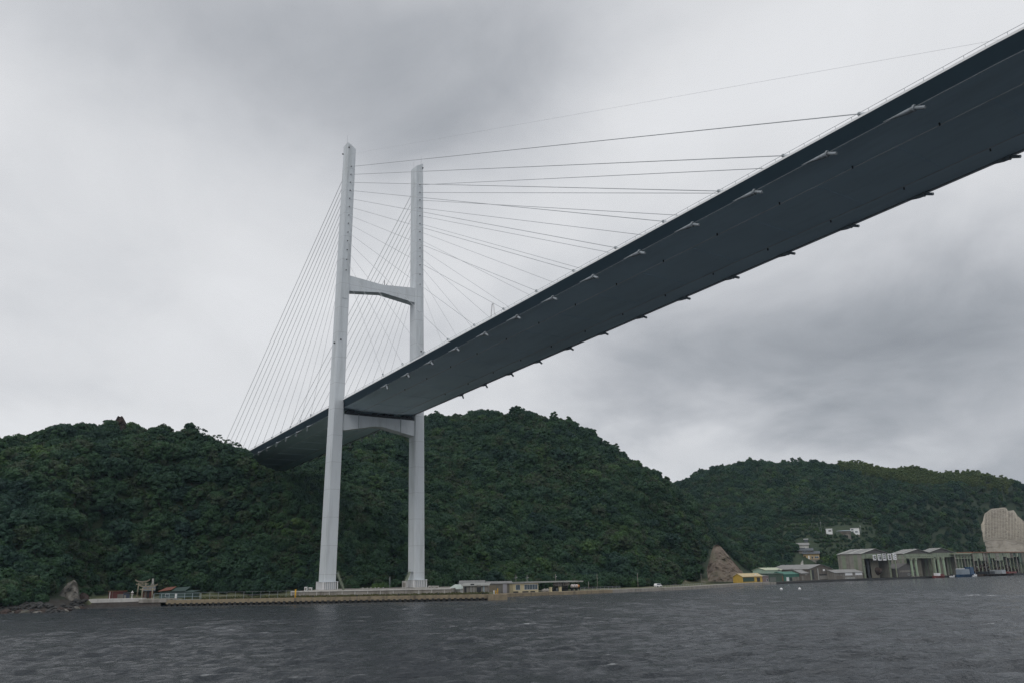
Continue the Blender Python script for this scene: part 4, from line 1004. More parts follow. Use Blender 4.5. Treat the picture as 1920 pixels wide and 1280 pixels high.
cabinet('switch_cabinet', 'small white box on the platform left of the near tower leg', 571, 576, 12, 1100, WHITE, .8)
cabinet('equipment_box', 'low slanted white box beside the near tower leg', 579, 585, 13, 1101, WHITE, .8)
for i, (x0, x1) in enumerate(((803, 808), (809, 814), (815, 822))):
    cabinet('equipment_box', ('leftmost', 'middle', 'rightmost')[i]+' of three pale boxes right of the far tower leg', x0, x1, 20, 1098, CONCL, 1.0)

# --- waterfront right of the tower
P = facade(841, 872, 24, 1); building('store_house', 'low white store with pale hipped roof beside the tower platform', 'building', P[0], P[1], 1.9, up_to(P[0], 1104)-1.9, 6, WHITEW, ('hip', 1.6, pmat('pale_green_roof', (.50, .56, .52), (.42, .48, .45), .7, .8), .5), [(.7, .95, .3, 2.2, WHITE, 'shutter'), (.2, .35, 1., 2., GLASS, 'window')])
P = facade(868, 915, 16, 1); hh = up_to(P[0], 1098)-2.3
building('net_house', 'grey mortar house with pale lean roof and dark open bays', 'building', P[0], P[1], 2.3, hh, 8, GREYW, ('shed', .8, PALER, .5), [(.05, .14, 0, 2.4, DARK, 'opening'), (.3, .34, .2, 2.6, PALER, 'post'), (.42, .46, .2, 2.4, PALER, 'post'), (.3, .45, 2.9, 3.3, DARK, 'opening'), (.55, .72, .0, 2.2, DARK, 'opening'), (.55, .72, 2.25, 3.0, PALER, 'awning'), (.8, .86, 0, 2.6, BLUEG, 'door')])
P = facade(862, 906, 30, 1); building('tiled_house', 'grey tiled roof house showing above the grey mortar house', 'building', P[0], P[1], 2.0, up_to(P[0], 1097)-2.0, 8, GREYW, ('gable_x', 1.5, GREYR, .5), [(.3, .5, 2., 3., GLASS, 'window')])
P = facade(906, 962, 13); hh = up_to(P[0], 1094)-1.8
building('long_shed', 'long grey concrete shed behind the right end of the tower quay', 'shed', col(906, 13), col(960, 8), 1.8, hh, 8, pmat('grey_concrete_wall', (.24, .225, .20), (.18, .17, .15), .9, .5, stain=((.12, .11, .09), .5, .7)), ('gable_x', .7, GREYR, .3), [(.1, .45, .1, 2.8, pmat('tan_board', (.27, .23, .17), (.22, .19, .14), .9, 1), 'panel'), (.68, .82, 0, 3.3, pmat('lilac_shutter', (.46, .45, .48), (.40, .39, .42), .7, 1), 'shutter')])
P = (col(962, 6), col(1009, 6)); hh = up_to(P[0], 1093.5)-1.85
building('cream_office', 'single storey cream office with wide glazed front by the sea wall', 'building', P[0], P[1], 1.85, hh, 7, CREAM, ('flat', .25, GREYR, .5), [(.1, .27, 1.0, 2.75, GLASS, 'window'), (.44, .97, 1.0, 2.75, GLASS, 'window'), (.0, .2, 0, .5, DARK, 'opening'), (.36, .6, 0, .45, DARK, 'opening'), (.68, .86, 0, .45, DARK, 'opening')])
# canopy with tanks
A, B = np.array(col(982, 12)), np.array(col(1091, 12)); L = float(np.linalg.norm(B-A)); z1 = up_to(A, 1090)-1.8; z2 = up_to(B, 1087.5)-1.8
cn_ = thing('yard_canopy', 'long flat pale canopy roof on posts over the white tanks', 'canopy', (A[0], A[1], 1.8), math.atan2(*(B-A)[::-1]))
MB().hexa([(0, -1, z1-.4), (L, -1, z2-.5), (L, 9, z2-.5), (0, 9, z1-.4)], [(0, -1, z1), (L, -1, z2), (L, 9, z2), (0, 9, z1)]).build('roof_slab', PALER, cn_)
for i in range(7):
    x = 1+i*(L-2)/6; zt_ = z1+(z2-z1)*x/L-.45
    for y in (.2, 8): MB().box(x-.12, x+.12, y-.12, y+.12, -.3, zt_).build('post', DARK, cn_)
def tank(name, label, px0, px1, s, y0, y1, mat_, endm=None):
    a, b = np.array(col(px0, s)), np.array(col(px1, s)); L = float(np.linalg.norm(b-a)); zt_, zb = up_to(a, y0), up_to(a, y1); r = (zt_-zb)/2; zc_ = (zt_+zb)/2-1.8
    t = thing(name, label, 'tank', (a[0], a[1], 1.8), math.atan2(*(b-a)[::-1])); secs = []
    for x, k in ((0, .35), (.12*L/2, .8), (.2*L/2, 1), (L-.2*L/2, 1), (L-.12*L/2, .8), (L, .35)): secs.append([(x, r*k*math.cos(q), zc_+r*k*math.sin(q)) for q in [2*PI*i/16 for i in range(16)]])
    MB().loft([c[::-1] for c in secs]).build('shell', mat_, t, True)
    for x in (L*.2, L*.8): MB().box(x-.25, x+.25, -r*.7, r*.7, -.3, zc_-r*.55).build('saddle', DARK, t)
    for x in (L*.35, L*.62): MB().tube((x-.1, 0, zc_), (x+.1, 0, zc_), r*1.02, r*1.02, 16).build('band', DARK, t)
    if endm: MB().tube((L-.7, 0, zc_), (L+.5, 0, zc_), r*1.03, r*.75, 12).build('end_cap', endm, t)
PINK = pmat('pinkish_white_tank', (.62, .56, .55), (.52, .47, .46), .5, 1.2, stain=((.22, .17, .16), .8, .7))
tank('storage_tank', 'large white horizontal tank under the canopy', 1037, 1067, 16, 1090.5, 1099, PINK)
tank('mixer_drum', 'smaller white drum with orange end at the canopy edge', 1070, 1083, 11, 1094.5, 1101.5, PINK, pmat('orange_paint', (.55, .22, .04), (.45, .18, .04), .6, 1))
P = (col(1037, 15), col(1064, 15)); building('pump_house', 'dark low machine block below the large white tank', 'machine', P[0], P[1], 1.8, 1.1, 3, DARK, ('flat', .1, GREYR, .05), [(.2, .3, .1, 1., GALV, 'panel')])
for i, px_ in enumerate((1032, 1050)):
    a = col(px_, 3.5); t = thing('gate_pillar', ('left', 'right')[i]+' cream gate pillar on the sea wall before the canopy', 'pillar', (a[0], a[1], 1.85), 0, 'cream gate pillars'); MB().box(-.4, .4, -.4, .4, 0, 1.5).build('shaft', CREAM, t); MB().box(-.48, .48, -.48, .48, 1.504, 1.65).build('cap', CREAM, t)
lump = MB()
for i in range(26):
    a = col(rr.uniform(1017, 1030), rr.uniform(5, 9)); v, f = ICO2; n = len(lump.v); s_ = rr.uniform(.3, .75)
    lump.v += [tuple(np.array([a[0], a[1], 1.9+s_*.4])+np.array(q)*s_*rr.uniform(.85, 1.15)) for q in v]; lump.f += [tuple(n+k for k in t) for t in f]
tag(lump.build('net_heap', pmat('pale_net', (.38, .36, .33), (.24, .22, .2), .95, 2)), 'pale heap of nets and floats left of the cream pillars', 'heap', kind='stuff')
fence('railing_fence', 'grey railing along the sea wall right of the canopy', [col(1088, 4), col(1162, 4)], 1.1, 2.0, GALV, (1., .5), 1.88, .045)
def pole(label, px_, s, ytop, arms=True, z=1.9, r=.11, mat_=None):
    a = col(px_, s); h_ = up_to(a, ytop)-z; t = thing('utility_pole', label, 'pole', (a[0], a[1], z), .2)
    MB().tube((0, 0, -.5), (0, 0, h_), r, r*.7, 8).build('shaft', mat_ or CONC, t, True)
    if arms: MB().box(-.07, .07, -.8, .8, h_*.80, h_*.80+.1).build('crossarm', GALV, t); MB().tube((.0, .55, h_*.80+.1), (0, .55, h_*.80+.35), .07, .07, 6).build('insulator', WHITE, t)
    else: MB().tube((0, 0, h_), (0, 0, h_+.12), r, r*.5, 8).build('cap', GALV, t)
pole('concrete pole rising behind the left end of the cream office', 967.5, 14, 1076)
pole('concrete pole rising behind the middle of the cream office', 988.5, 20, 1076.5)
pole('concrete pole standing behind the canopy and tanks', 1042, 26, 1075)
pole('slim pole at the sea wall just right of the canopy', 1103.5, 4, 1090, False, r=.12)
pole('slim pole in the trees behind the railing', 1120, 24, 1075, False, r=.10)
pole('lone pale pole on the grass strip left of the white car', 1196, 12, 1074, False)
pole('pale leaning pole left of the bare cut slope', 1315.5, 10, 1075, False)
# small white car
a, b = np.array(col(1230.5, 6)), np.array(col(1241, 6)); ca = thing('parked_car', 'small white van parked on the grass strip', 'car', (a[0], a[1], 1.95), math.atan2(*(b-a)[::-1])); CL = min(3.6, float(np.linalg.norm(b-a)))
prof = [(0, .3), (CL, .3), (CL, .85), (CL*.86, .95), (CL*.74, 1.5), (CL*.12, 1.55), (0, .95)]
MB().hexa([(x, 0, z) for x, z in prof], [(x, 1.5, z) for x, z in prof]).build('body', WHITE, ca, bevel=.06)
MB().hexa([(x, -.02, z) for x, z in ((CL*.12, .98), (CL*.80, .98), (CL*.72, 1.42), (CL*.16, 1.46))], [(x, .05, z) for x, z in ((CL*.12, .98), (CL*.80, .98), (CL*.72, 1.42), (CL*.16, 1.46))]).build('side_window', GLASS, ca)
for x in (CL*.2, CL*.8):
    for y in (.05, 1.45): MB().tube((x, y-.1, .3), (x, y+.1, .3), .3, .3, 12).build('wheel', DARK, ca)
fence('guard_fence', 'low dark guard fence right of the white van', [col(1242, 6), col(1322, 6)], .8, 2.4, GALV, (1.,), 1.9, .04)

# --- boatyard village
P = (col(1384, 6), col(1411, 6)); z0 = 1.85
building('yellow_hall', 'bright yellow boat hall with green side strip', 'hall', col(1393, 6), col(1430, 6), z0, up_to(P[0], 1080.5)-z0, 5.5, pmat('faded_yellow_paint', (.50, .33, .06), (.42, .28, .06), .7, 1), ('gable_x', 1.4, pmat('tan_roof', (.52, .42, .24), (.44, .35, .2), .7, 1), .35), [(.02, .58, .5, 2.6, pmat('dark_green_strip', (.03, .07, .045), (.025, .055, .04), .6, 1), 'strip'), (.72, .88, .3, 2.4, DARK, 'opening')])
a = np.array(col(1418, 7)); vt = thing('roof_ventilator', 'white round ventilator on the yellow hall roof', 'ventilator', (a[0], a[1], up_to(a, 1078))); MB().tube((0, 0, -.4), (0, 0, .5), .35, .35, 8).build('drum', WHITE, vt); MB().tube((0, 0, .5), (0, 0, .8), .5, .2, 8).build('cap', WHITE, vt)
def bld(name, label, cat, x0, x1, s, py_e, py_b, dep, wall, roof, wins=()):
    P = (col(x0, s), col(x1, s)); z0 = 1.8 if py_b is None else up_to(P[0], py_b); return building(name, label, cat, P[0], P[1], z0, max(1.5, up_to(P[0], py_e)-z0), dep, wall, roof, wins)
bld('mauve_shed', 'low mauve shed between the yellow hall and the dark green shed', 'shed', 1430.5, 1442, 7, 1079, None, 6, MAUVE, ('shed', .5, GREYR, .2), [(.6, .85, .5, 1.6, DARK, 'window')])
bld('mint_house', 'pale mint two storey house behind the dark green shed', 'house', 1437, 1468, 24, 1068, None, 8, MINT, ('gable_x', 1.2, pmat('mint_roof', (.46, .50, .36), (.40, .43, .32), .7, 1), .4), [(.15, .3, 3.2, 4.4, GLASS, 'window'), (.5, .65, 3.2, 4.4, GLASS, 'window'), (.75, .9, 5.2, 6.2, GLASS, 'window')])
bld('dark_green_shed', 'dark grey green corrugated shed below the mint house', 'shed', 1441, 1470, 9, 1075.5, None, 8, DGREEN, ('shed', .4, DGREEN, .2), [(.1, .5, .2, 2.2, pmat('grey_sheet', (.16, .17, .16), (.12, .13, .12), .8, 1), 'panel'), (.9, .98, .2, 2.6, RUSTR, 'door')])
bld('teal_shed', 'teal green shed right of the dark green shed', 'shed', 1470.5, 1502, 9, 1076, None, 8, TEAL, ('gable_x', 1.3, TEAL, .3), [(.5, .97, 0, 2.0, GREYW, 'panel'), (.15, .3, 0, 2.0, WHITE, 'door'), (.35, .48, 0, 1.8, DARK, 'opening')])
bld('plank_shed', 'leaning weathered plank shed left of the big grey boat shed', 'shed', 1503, 1519, 8, 1074, None, 8, BROWNW, ('gable_x', 1.8, GREYR, .3), [(.1, .4, 0, 2.4, GREYW, 'panel'), (.5, .75, 2.8, 3.2, PALER, 'beam')])
t, L = bld('grey_boat_shed', 'big grey gabled boat shed with fenced slip', 'shed', 1519, 1563, 8, 1066, None, 24, BROWNW, ('gable_y', 2.4, GREYR, .5), [(.12, .2, .3, 5.4, DARK, 'opening'), (.05, .10, 0, 5.6, GREENP, 'post'), (.36, .40, 0, 6.2, PALER, 'post'), (.42, .95, 2.4, 3.0, DARK, 'opening'), (.42, .95, .3, 2.0, GREYW, 'panel'), (.60, .68, 4.8, 5.8, WHITE, 'sign_board')])
for i in range(10): MB().box(L*(.42+.053*i), L*(.42+.053*i)+.12, -.16, -.04, .4, 2.4).build('slat', PALER, t)
# houses climbing the valley
def hill_house(name, label, x0, x1, D, py_e, py_b, dep, wall, roof, wins=()):
    D = on_land((x0+x1)/2, py_b)-2.5; a, b = at_dist(x0, py_b, D), at_dist(x1, py_b, D); h_ = zat(a[0], a[1], py_e)-a[2]
    t, L = building(name, label, 'house', a[:2], b[:2], a[2], h_, dep, wall, roof, wins); MB().box(.05, L-.05, .05, dep-.05, -6, -.02).build('foundation', GREYW, t); return t
hill_house('ochre_house', 'dark roofed house with ochre walls up the valley steps', 1507, 1537, 545, 1037, 1048, 8, OCHRE, ('gable_x', 1.6, SLATE, .8), [(.05, .15, .3, 2.8, DARK, 'opening'), (.3, .38, .3, 2.8, WHITE, 'shutter'), (.5, .6, .6, 2.2, DARK, 'window'), (.7, .95, .8, 2.2, GLASS, 'window')])
hill_house('grey_roof_house', 'grey roofed white house above the ochre house', 1494, 1517, 570, 1021, 1031, 8, WHITEW, ('gable_x', 1.5, GREYR, .7), [(.2, .7, .3, 2.0, DARK, 'window')])
hill_house('slate_house', 'dark slate roofed house between the grey and ochre houses', 1498, 1524, 558, 1031, 1037, 7, GREYW, ('gable_x', 1.5, SLATE, .8), [(.3, .6, .3, 1.6, GLASS, 'window')])
hill_house('white_hut', 'tiny white roofed hut at the top of the valley houses', 1508, 1515, 592, 1010.5, 1015, 4, SLATE, ('flat', .5, WHITE, .4))
hill_house('valley_wall_house', 'low pale walled house left of the grey roofed house', 1481, 1494, 565, 1024, 1029, 6, WHITEW, ('gable_x', .8, GREYR, .4), [(.3, .6, .4, 1.3, DARK, 'window')])
# stone steps
a, b = at_dist(1503, 1076, on_land(1503, 1076)), at_dist(1500, 1046, on_land(1500, 1046)); st = thing('stone_stairs', 'steep pale stone steps climbing to the valley houses', 'stairs', tuple(a))
d3 = b-a; nst = 26; dn = d3[:2]/np.linalg.norm(d3[:2]); sd_ = np.array([-dn[1], dn[0]])
for i in range(nst):
    c = d3*(i/nst); p0, p1 = c[:2]-sd_*2.0, c[:2]+sd_*2.0; e = dn*np.linalg.norm(d3[:2])/nst
    MB().hexa([(*p0, c[2]-3), (*p1, c[2]-3), (*(p1+e), c[2]-3), (*(p0+e), c[2]-3)], [(*p0, c[2]+.4), (*p1, c[2]+.4), (*(p1+e), c[2]+.4), (*(p0+e), c[2]+.4)]).build('step', CONCL, st)
# white houses on the hill
hill_house('white_house', 'small white house with dark window high on the right hill', 1549, 1561, 700, 991, 998, 5, WHITE, ('flat', .3, WHITE, .15), [(.4, .85, 1.0, 2.0, DARK, 'window')])
hill_house('blue_roof_shed', 'long low blue grey roof between the two white hill houses', 1562, 1595, 702, 995.2, 998.5, 5, BROWNW, ('shed', .6, pmat('blue_grey_roof', (.36, .42, .47), (.30, .36, .40), .6, 1), .3))
hill_house('white_block', 'white two storey house at the right end of the long blue roof', 1595, 1612, 700, 989.5, 999, 6, WHITE, ('flat', .3, GREYR, .2), [(.1, .35, .6, 1.6, GLASS, 'window'), (.5, .8, .6, 1.6, GLASS, 'window'), (.1, .35, 2.4, 3.4, GLASS, 'window')])
for px_, yt_, yb_, lb_ in ((1540.5, 976, 998, 'pole left of the small white hill house'), (1614.5, 983, 999, 'pole right of the white two storey hill house')):
    a = at_dist(px_, yb_, on_land(px_, yb_)); h_ = zat(a[0], a[1], yt_)-a[2]; t = thing('hill_pole', 'thin grey '+lb_, 'pole', tuple(a)); MB().tube((0, 0, -6), (0, 0, h_), .14, .1, 6).build('shaft', GALV, t); MB().box(-.1, .1, -.9, .9, h_*.85, h_*.85+.12).build('crossarm', WHITE, t)

# --- big slip halls
def inland_for(P, px_t):
    lo, hi = 0., 200.
    for _ in range(40):
        m_ = (lo+hi)/2
        if proj((P[0]-m_, P[1], 8))[0] > px_t: lo = m_
        else: hi = m_
    return lo
HALLW = pmat('hall_side_sheet', (.29, .28, .245), (.22, .21, .185), .85, .3, stain=((.10, .10, .08), .4, .7))
HALLG = pmat('hall_green_sheet', (.25, .29, .215), (.18, .215, .155), .85, .4, stain=((.11, .09, .07), .5, .7))
GABLE = pmat('dark_gable_sheet', (.12, .115, .11), (.09, .085, .08), .85, .4)
INTER = pmat('hall_interior_board', (.22, .205, .165), (.16, .15, .12), .9, .3)
def hall(name, label, x0, x1, s, eave_y, apex, rear_px, signs=False):
    # the front stands straight across the slip (facing the water), the ridge runs inland
    P0 = np.array(col(x0, s)); P1 = np.array(col(x1, s)); P1[0] = P0[0]; dep = inland_for(P0, rear_px)
    L = float(P1[1]-P0[1]); z0 = 1.8; he = zat(P0[0], P0[1], eave_y)-z0; ha = zat(P0[0], P0[1]+L/2, apex)-z0
    t = thing(name, label, 'hall', (P0[0], P0[1], z0), PI/2)
    MB().box(0, .25, 0, dep, -.3, he).build('side_wall', HALLW, t); MB().box(L-.25, L, 0, dep, -.3, he).build('side_wall', HALLW, t); MB().box(.25, L-.25, dep-.3, dep, -.3, he).build('rear_wall', INTER, t)
    npan = 6
    for i in range(npan):
        y0, y1 = dep*i/npan+.06, dep*(i+1)/npan-.06
        MB().box(-.09, 0, y0, y1, -.2, he*(.96 if i % 2 else .94)).build('cladding_panel', (HALLW, HALLG, HALLW, GREYW, HALLG, HALLW)[i], t)
    MB().hexa([(0, .15, he), (L, .15, he), (L, .5, he), (0, .5, he)], [(L/2-.01, .15, ha), (L/2+.01, .15, ha), (L/2+.01, .5, ha), (L/2-.01, .5, ha)]).build('gable', GABLE, t)
    for sg in (0, 1):
        xa, xb = (-.6, L/2) if sg == 0 else (L+.6, L/2); za = he-.15
        n = 7
        for i in range(n):
            y0, y1 = -.6+(dep+1.0)*i/n, -.6+(dep+1.0)*(i+1)/n-.04; up_ = .12*(i % 2)
            lo = [(xa, y0, za+up_), (xb, y0, ha+.1+up_), (xb, y1, ha+.1+up_), (xa, y1, za+up_)]; lo = lo if sg == 0 else lo[::-1]
            MB().hexa(lo, [(x, y, z+.15) for x, y, z in lo]).build('roof_sheet', (PALER, GREYR, GREYR)[i % 3], t)
    MB().box(.3, L-.3, -.1, .14, he-2.9, he-.05).build('green_lintel', HALLG, t)
    for x in (.1, L-1.9):
        c = MB()
        for k in range(4): c.tube((x+.2+k*.5, -.35, -.3), (x+.0+k*.6, -.35, he-2.8), .16, .14, 4)
        for k in range(6): c.tube((x, -.4, 1+k*(he-4)/6), (x+1.8, -.4, 1.4+k*(he-4)/6), .07, .07, 4)
        c.build('lattice_column', GREENP, t)
    MB().box(L*.45, L*.74, 3.0, 3.2, 0, he-3.4).build('hanging_door', INTER, t); MB().box(L*.22, L*.30, 1.0, 1.2, 0, he-2.9).build('door_edge', DARK, t)
    return t, L, he, dep, P0
t, L, he, dep, P0 = hall('slip_hall', 'leftmost grey gabled slip hall with white character boards', 1621, 1671, 5, 1037, 1028.3, 1573)
v, f = rock_mesh(9, .9, .3)
hull = thing('boat_hull', 'dark rounded hull standing inside the leftmost slip hall', 'boat', (P0[0]-1.2, P0[1]+L*.68, 1.8)); secs = []
for y, k in ((-.6, .35), (2, .75), (6, 1.), (14, 1.), (20, .8)): secs.append([(-y, 4.2*k*math.cos(q), 4.6+4.6*k*math.sin(q)*(1 if math.sin(q) < 0 else .5)) for q in [2*PI*i/14 for i in range(14)]])
MB().loft(secs).build('shell', RUST, hull, True); MB().box(-14, -2, -.4, .4, -.1, .7).build('keel_block', BROWNW, hull)
hall('slip_hall', 'middle slip hall with dark gable behind the small dark shed', 1701, 1752, 6, 1037, 1028.8, 1672)
hall('slip_hall', 'rightmost gabled slip hall beside the green gantry', 1746, 1797, 7, 1035.5, 1026.8, 1722)
# character boards on the gantry beam
sb = thing('gantry_beam', 'green gantry beam carrying the five white boards', 'gantry', tuple([*col(1640, 1.5), 1.8]), 0); a = np.array(col(1640, 1.5)); b = np.array(col(1757, 1.5)); L = float(np.linalg.norm(b-a)); sb.rotation_euler = (0, 0, math.atan2(*(b-a)[::-1]))
zb_ = up_to(a, 1046.5)-1.8; MB().box(0, L, -.3, .3, zb_, zb_+.5).build('lower_chord', GREENP, sb); MB().box(0, L, -.3, .3, zb_+1.5, zb_+1.8).build('upper_chord', GREENP, sb)
for i in range(22): MB().tube((L*i/22, 0, zb_+.4), (L*(i+1)/22, 0, zb_+1.55) if i % 2 else (L*i/22, 0, zb_+1.6), .08, .08, 4).build('brace', GREENP, sb)
for px_ in (1684, 1757): q = np.linalg.norm(np.array(col(px_, 1.5))-a); MB().box(q-.3, q+.3, -.28, .28, -.3, zb_).build('column', GREENP, sb)
GLY = [[(.3, .15, .3, .85), (.15, .6, .45, .6), (.55, .15, .55, .85), (.5, .7, .9, .7), (.7, .2, .7, .85), (.55, .45, .85, .3)],
       [(.15, .8, .4, .8), (.28, .15, .28, .85), (.5, .8, .9, .8), (.55, .6, .85, .6), (.55, .2, .85, .2), (.55, .2, .55, .6), (.85, .2, .85, .6), (.7, .2, .7, .6)],
       [(.15, .15, .15, .85), (.15, .85, .85, .85), (.85, .15, .85, .85), (.35, .65, .65, .65), (.3, .3, .7, .3), (.5, .3, .5, .6)],
       [(.15, .75, .85, .75), (.25, .55, .75, .55), (.2, .2, .8, .2), (.3, .2, .3, .55), (.7, .2, .7, .55), (.5, .2, .5, .9)],
       [(.2, .7, .45, .7), (.3, .2, .3, .7), (.5, .8, .85, .8), (.55, .5, .85, .5), (.55, .2, .85, .2)]]
for i, (x0, x1) in enumerate(((1643.2, 1648.8), (1652.2, 1658.8), (1661.3, 1668.3), (1671.5, 1677.8), (1681, 1687.6))):
    p0, p1 = np.array(col(x0, 1.)), np.array(col(x1, 1.)); W_ = float(np.linalg.norm(p1-p0)); zc_ = up_to(p0, 1044.2-.45*i)
    bd = thing('character_board', 'white square board with dark character, '+('first', 'second', 'third', 'fourth', 'last')[i]+' of five on the gantry', 'sign', (p0[0], p0[1], zc_-W_/2), math.atan2(*(p1-p0)[::-1]), 'white character boards')
    MB().box(0, W_, -.08, .1, 0, W_).build('panel', WHITE, bd); g = MB()
    for (xa, za, xb, zb2) in GLY[i]:
        hw = .055*W_
        if abs(xa-xb) < .01: g.box(xa*W_-hw, xa*W_+hw, -.12, -.085, min(za, zb2)*W_, max(za, zb2)*W_)
        else:
            g.hexa([(xa*W_, -.12, za*W_-hw), (xb*W_, -.12, zb2*W_-hw), (xb*W_, -.085, zb2*W_-hw), (xa*W_, -.085, za*W_-hw)], [(xa*W_, -.12, za*W_+hw), (xb*W_, -.12, zb2*W_+hw), (xb*W_, -.085, zb2*W_+hw), (xa*W_, -.085, za*W_+hw)])
    g.build('character', DARK if i < 4 else pmat('faded_ink', (.25, .26, .27), None, .7, 1), bd)
bld('low_workshop', 'low grey workshop with two white panels left of the slip halls', 'workshop', 1567, 1620, 3, 1073, None, 10, GREYW, ('gable_x', 1.6, GREYR, .4), [(.36, .62, 2.0, 3.4, WHITE, 'panel'), (.72, .97, 2.0, 3.4, WHITE, 'panel'), (.05, .25, 0, 1.8, BROWNW, 'door'), (.34, .7, 0, .9, PALER, 'plinth')])
bld('dark_gable_shed', 'small dark gabled shed between the first and second slip halls', 'shed', 1687, 1722, 2.5, 1065, None, 9, GABLE, ('gable_y', 2.9, GABLE, .3), [(.08, .9, 2.9, 4.0, GREYW, 'band'), (.5, .6, 1.0, 1.8, DARK, 'window'), (.7, .8, 1.0, 1.8, DARK, 'window')])
for i, (px_, yt_) in enumerate(((1714, 1045), (1722.5, 1045), (1757.5, 1045), (1765.5, 1043), (1775, 1043))):
    a = col(px_, 1.8); h_ = up_to(a, yt_)-1.8; t = thing('gantry_column', 'pale green steel column, '+('first', 'second', 'third', 'fourth', 'fifth')[i]+' from the left before the slip halls', 'column', (a[0], a[1], 1.8), 0, 'pale green columns before the slip halls')
    MB().box(-.45, .45, -.55, .55, 0, h_).build('shaft', pmat('light_green_steel', (.36, .46, .32), (.29, .38, .26), .6, .6), t); MB().box(-.7, .7, -.9, .9, h_-1.4, h_).build('head', GREENP, t); MB().box(-.8, .8, -.8, .8, -.2, .5).build('footing', CONC, t)
def gantry(name, label, x0, x1, s, ytop, roofm, nb, h_roof=.8):
    a, b = np.array(col(x0, s)), np.array(col(x1, s)); L = float(np.linalg.norm(b-a)); z1 = up_to(a, ytop)-1.8
    t = thing(name, label, 'gantry', (a[0], a[1], 1.8), math.atan2(*(b-a)[::-1]))
    MB().box(-.5, L+.5, -.6, 14, z1-h_roof, z1).build('roof_deck', roofm, t)
    MB().box(0, L, -.2, .2, z1-3.6, z1-3.1).build('rail_beam', GREENP, t)
    for i in range(nb+1):
        x = L*i/nb
        for y in (0, 6): MB().box(x-.25, x+.25, y-.25, y+.25, -.3, z1-h_roof).build('post', GREENP if i % 3 else CONC, t)
        if i < nb: MB().tube((x, 0, z1-3.2), (x+L/nb, 0, z1-h_roof), .12, .12, 4).build('brace', GREENP, t); MB().tube((x, 0, z1-h_roof), (x+L/nb, 0, z1-3.2), .12, .12, 4).build('brace', GREENP, t)
    MB().box(.3, L-.3, 6.6, 6.9, -.3, z1-h_roof).build('rear_wall', HALLG, t)
    return t
gantry('slip_gantry', 'green flat topped slip gantry right of the gabled halls', 1798, 1832, 3, 1036, GREENP, 6)
gl = gantry('slip_gantry', 'long gantry with rusty orange roof edge at the right', 1832.5, 1975, 2.2, 1033.5, RUSTR, 22)
gr_ = random.Random(12); GLn = float(np.linalg.norm(np.array(col(1975, 2.2))-np.array(col(1832.5, 2.2)))); gz = up_to(col(1832.5, 2.2), 1033.5)-1.8
for i in range(46):
    x = gr_.uniform(.5, GLn-2); y = gr_.uniform(.6, 6); w_ = gr_.uniform(.6, 2.6); top_ = gz-.9; zlo = top_-gr_.choice([2.2, 3.4, 5.0, 8.0]); m_ = gr_.choice([HALLG, GREENP, HALLW, BROWNW, GREYW, DGREEN, PALER])
    if i % 3 == 2: zlo, top_ = -.2, gr_.uniform(1.5, 6.0)
    MB().box(x, x+w_, y, y+.12, zlo, top_).build('sheet_panel', m_, gl)
x = 0.
while x < GLn-1:
    w_ = gr_.uniform(1.6, 5.5); dl = gr_.choice([2.4, 3.6, 5.2, 7.0]); MB().box(x, min(GLn, x+w_), -.34+gr_.uniform(0, .15), -.2, gz-.85-dl, gz-.85).build('sheet_panel', gr_.choice([HALLG, HALLG, HALLW, DGREEN, BROWNW, GREENP]), gl); x += w_+gr_.choice([0.05, .05, 1.2])
for i in range(26):
    x = gr_.uniform(1, GLn-3); y = gr_.uniform(-.3, 8); MB().tube((x, y, gr_.uniform(0, 3)), (x+gr_.uniform(-2.5, 2.5), y+gr_.uniform(-1, 1), gr_.uniform(5, gz-1)), .12, .1, 5).build('strut', gr_.choice([GREENP, RUST, GALV, PALER]), gl)
def boat(name, label, x0, x1, off, hull_m, cab, hdeck, z=SEA):
    a, b = np.array(col(x0, -off)), np.array(col(x1, -off)); L = float(np.linalg.norm(b-a)); t = thing(name, label, 'boat', (a[0], a[1], z), math.atan2(*(b-a)[::-1])); secs = []
    for u, wd, sh in ((0, .5, .0), (.1, .85, 0), (.5, 1, -.05), (.8, .85, .12), (1, .08, .5)):
        w_ = wd*L*.13; secs.append([(u*L, -w_*.6, -.4), (u*L, w_*.6, -.4), (u*L, w_, hdeck+sh), (u*L, -w_, hdeck+sh)])
    MB().loft(secs).build('hull', hull_m, t)
    for (u0, u1, z0_, z1_, m_, nm) in cab: MB().box(u0*L, u1*L, -L*.08, L*.08, hdeck+z0_, hdeck+z1_).build(nm, m_, t)
    return t, L
t, L = boat('work_boat', 'blue work boat moored before the green gantry', 1798, 1831, 3.5, BLUEP, [(.08, .55, 0, 3.4, pmat('grey_blue_cabin', (.25, .29, .33), (.2, .24, .28), .7, 1), 'cabin'), (.6, .8, 0, 4.6, BLUEP, 'wheelhouse'), (.1, .3, 3.42, 3.8, WHITE, 'roof')], 1.6)
MB().tube((L*.8, 0, 1.6), (L*.8, 0, 7.5), .12, .08, 6).build('mast', WHITE, t)
boat('fishing_boat', 'low red boat moored between the pale green columns', 1752, 1773, 3, REDP, [(.2, .5, 0, 1.6, WHITE, 'cabin'), (.55, .8, 0, 1.0, REDP, 'hatch')], 1.3)
boat('skiff', 'small white skiff left of the blue work boat', 1783, 1792, 2, WHITE, [(.3, .6, 0, .9, DARK, 'cabin')], .9)
boat('skiff', 'small pale skiff under the right gantry', 1824, 1834, 5.5, WHITE, [(.3, .6, 0, .9, WHITE, 'cabin')], .8)
boat('rusty_barge', 'long rusty flat barge under the orange roofed gantry', 1838, 1902, 4, RUST, [(.5, .62, 0, 2.6, GALV, 'crane_house'), (.7, .95, 0, 1.2, REDP, 'hatch'), (.15, .3, 0, 1.8, DARK, 'load')], 1.3)
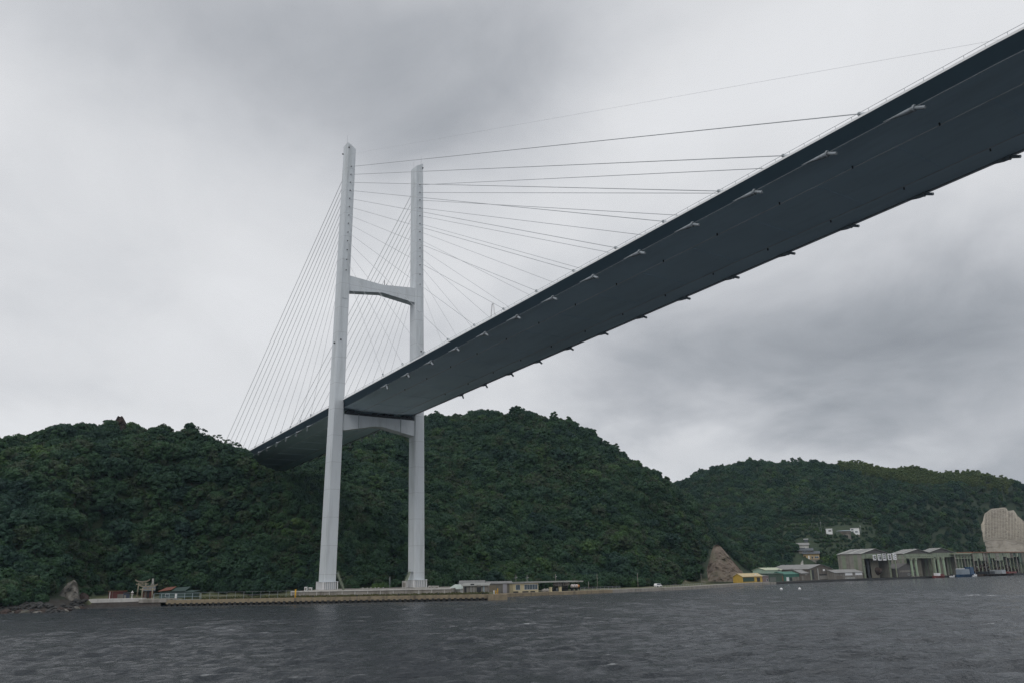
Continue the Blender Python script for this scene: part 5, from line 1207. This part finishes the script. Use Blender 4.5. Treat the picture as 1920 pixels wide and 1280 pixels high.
def heap(name, label, x0, x1, s0, s1, ytop, mat_, n=60):
    m_ = MB(); 
    for i in range(n):
        px_ = rr.uniform(x0, x1); a = col(px_, rr.uniform(s0, s1)); top_ = up_to(a, ytop); q = 1-abs((px_-(x0+x1)/2)/((x1-x0)/2)); zz = rr.uniform(1.9, 1.9+(top_-1.9)*(.35+.65*q)); v, f = ICO1; s_ = rr.uniform(.7, 1.6); k_ = len(m_.v)
        sc3 = np.array([rr.uniform(.5, 1.5), rr.uniform(.5, 1.8), rr.uniform(.3, 1.)])
        m_.v += [tuple(np.array([a[0], a[1], zz])+np.array(p)*s_*sc3) for p in v]; m_.f += [tuple(k_+i for i in t) for t in f]
    return tag(m_.build(name, mat_), label, 'heap', kind='stuff')
heap('scrap_heap', 'dark rusty scrap heap under the orange roofed gantry', 1830, 1864, 3, 9, 1053, RUST, 150)
heap('scrap_heap', 'dark scrap heap farther right under the gantry', 1866, 1912, 4, 10, 1058, RUST, 140)
for px_, py_, d_ in ((1465, 1104.5, 'left'), (1499.5, 1104, 'right')):
    a = ground(px_, py_); t = thing('mooring_buoy', d_+' of two small white buoys off the boatyard', 'buoy', (a[0], a[1], SEA), 0, 'white mooring buoys'); v, f = ICO2; m_ = MB(); m_.v = [(x*.55, y*.55, z*.5+.2) for x, y, z in v]; m_.f = list(f); m_.build('float', WHITE, t, True); MB().tube((0, 0, .65), (0, 0, 1.0), .08, .06, 6).build('eye', GALV, t)

# ------------------------------------------------------------------ thin sea air
hz = MB().box(-9800, 9800, -9800, 9800, -12, 182).build('haze', BARK); hz.data.materials.clear()
hm = bpy.data.materials.new('thin_haze'); hm.use_nodes = True; ht = NT(hm.node_tree); ht.n.clear(); ho = ht.new('ShaderNodeOutputMaterial'); hv = ht.new('ShaderNodeVolumePrincipled')
hv.inputs['Color'].default_value = (.58, .78, 1, 1); hv.inputs['Density'].default_value = 6e-5; hv.inputs['Anisotropy'].default_value = .2
ht.l.new(hv.outputs[0], ho.inputs['Volume']); hz.data.materials.append(hm); tag(hz, 'thin pale sea haze', kind='stuff')
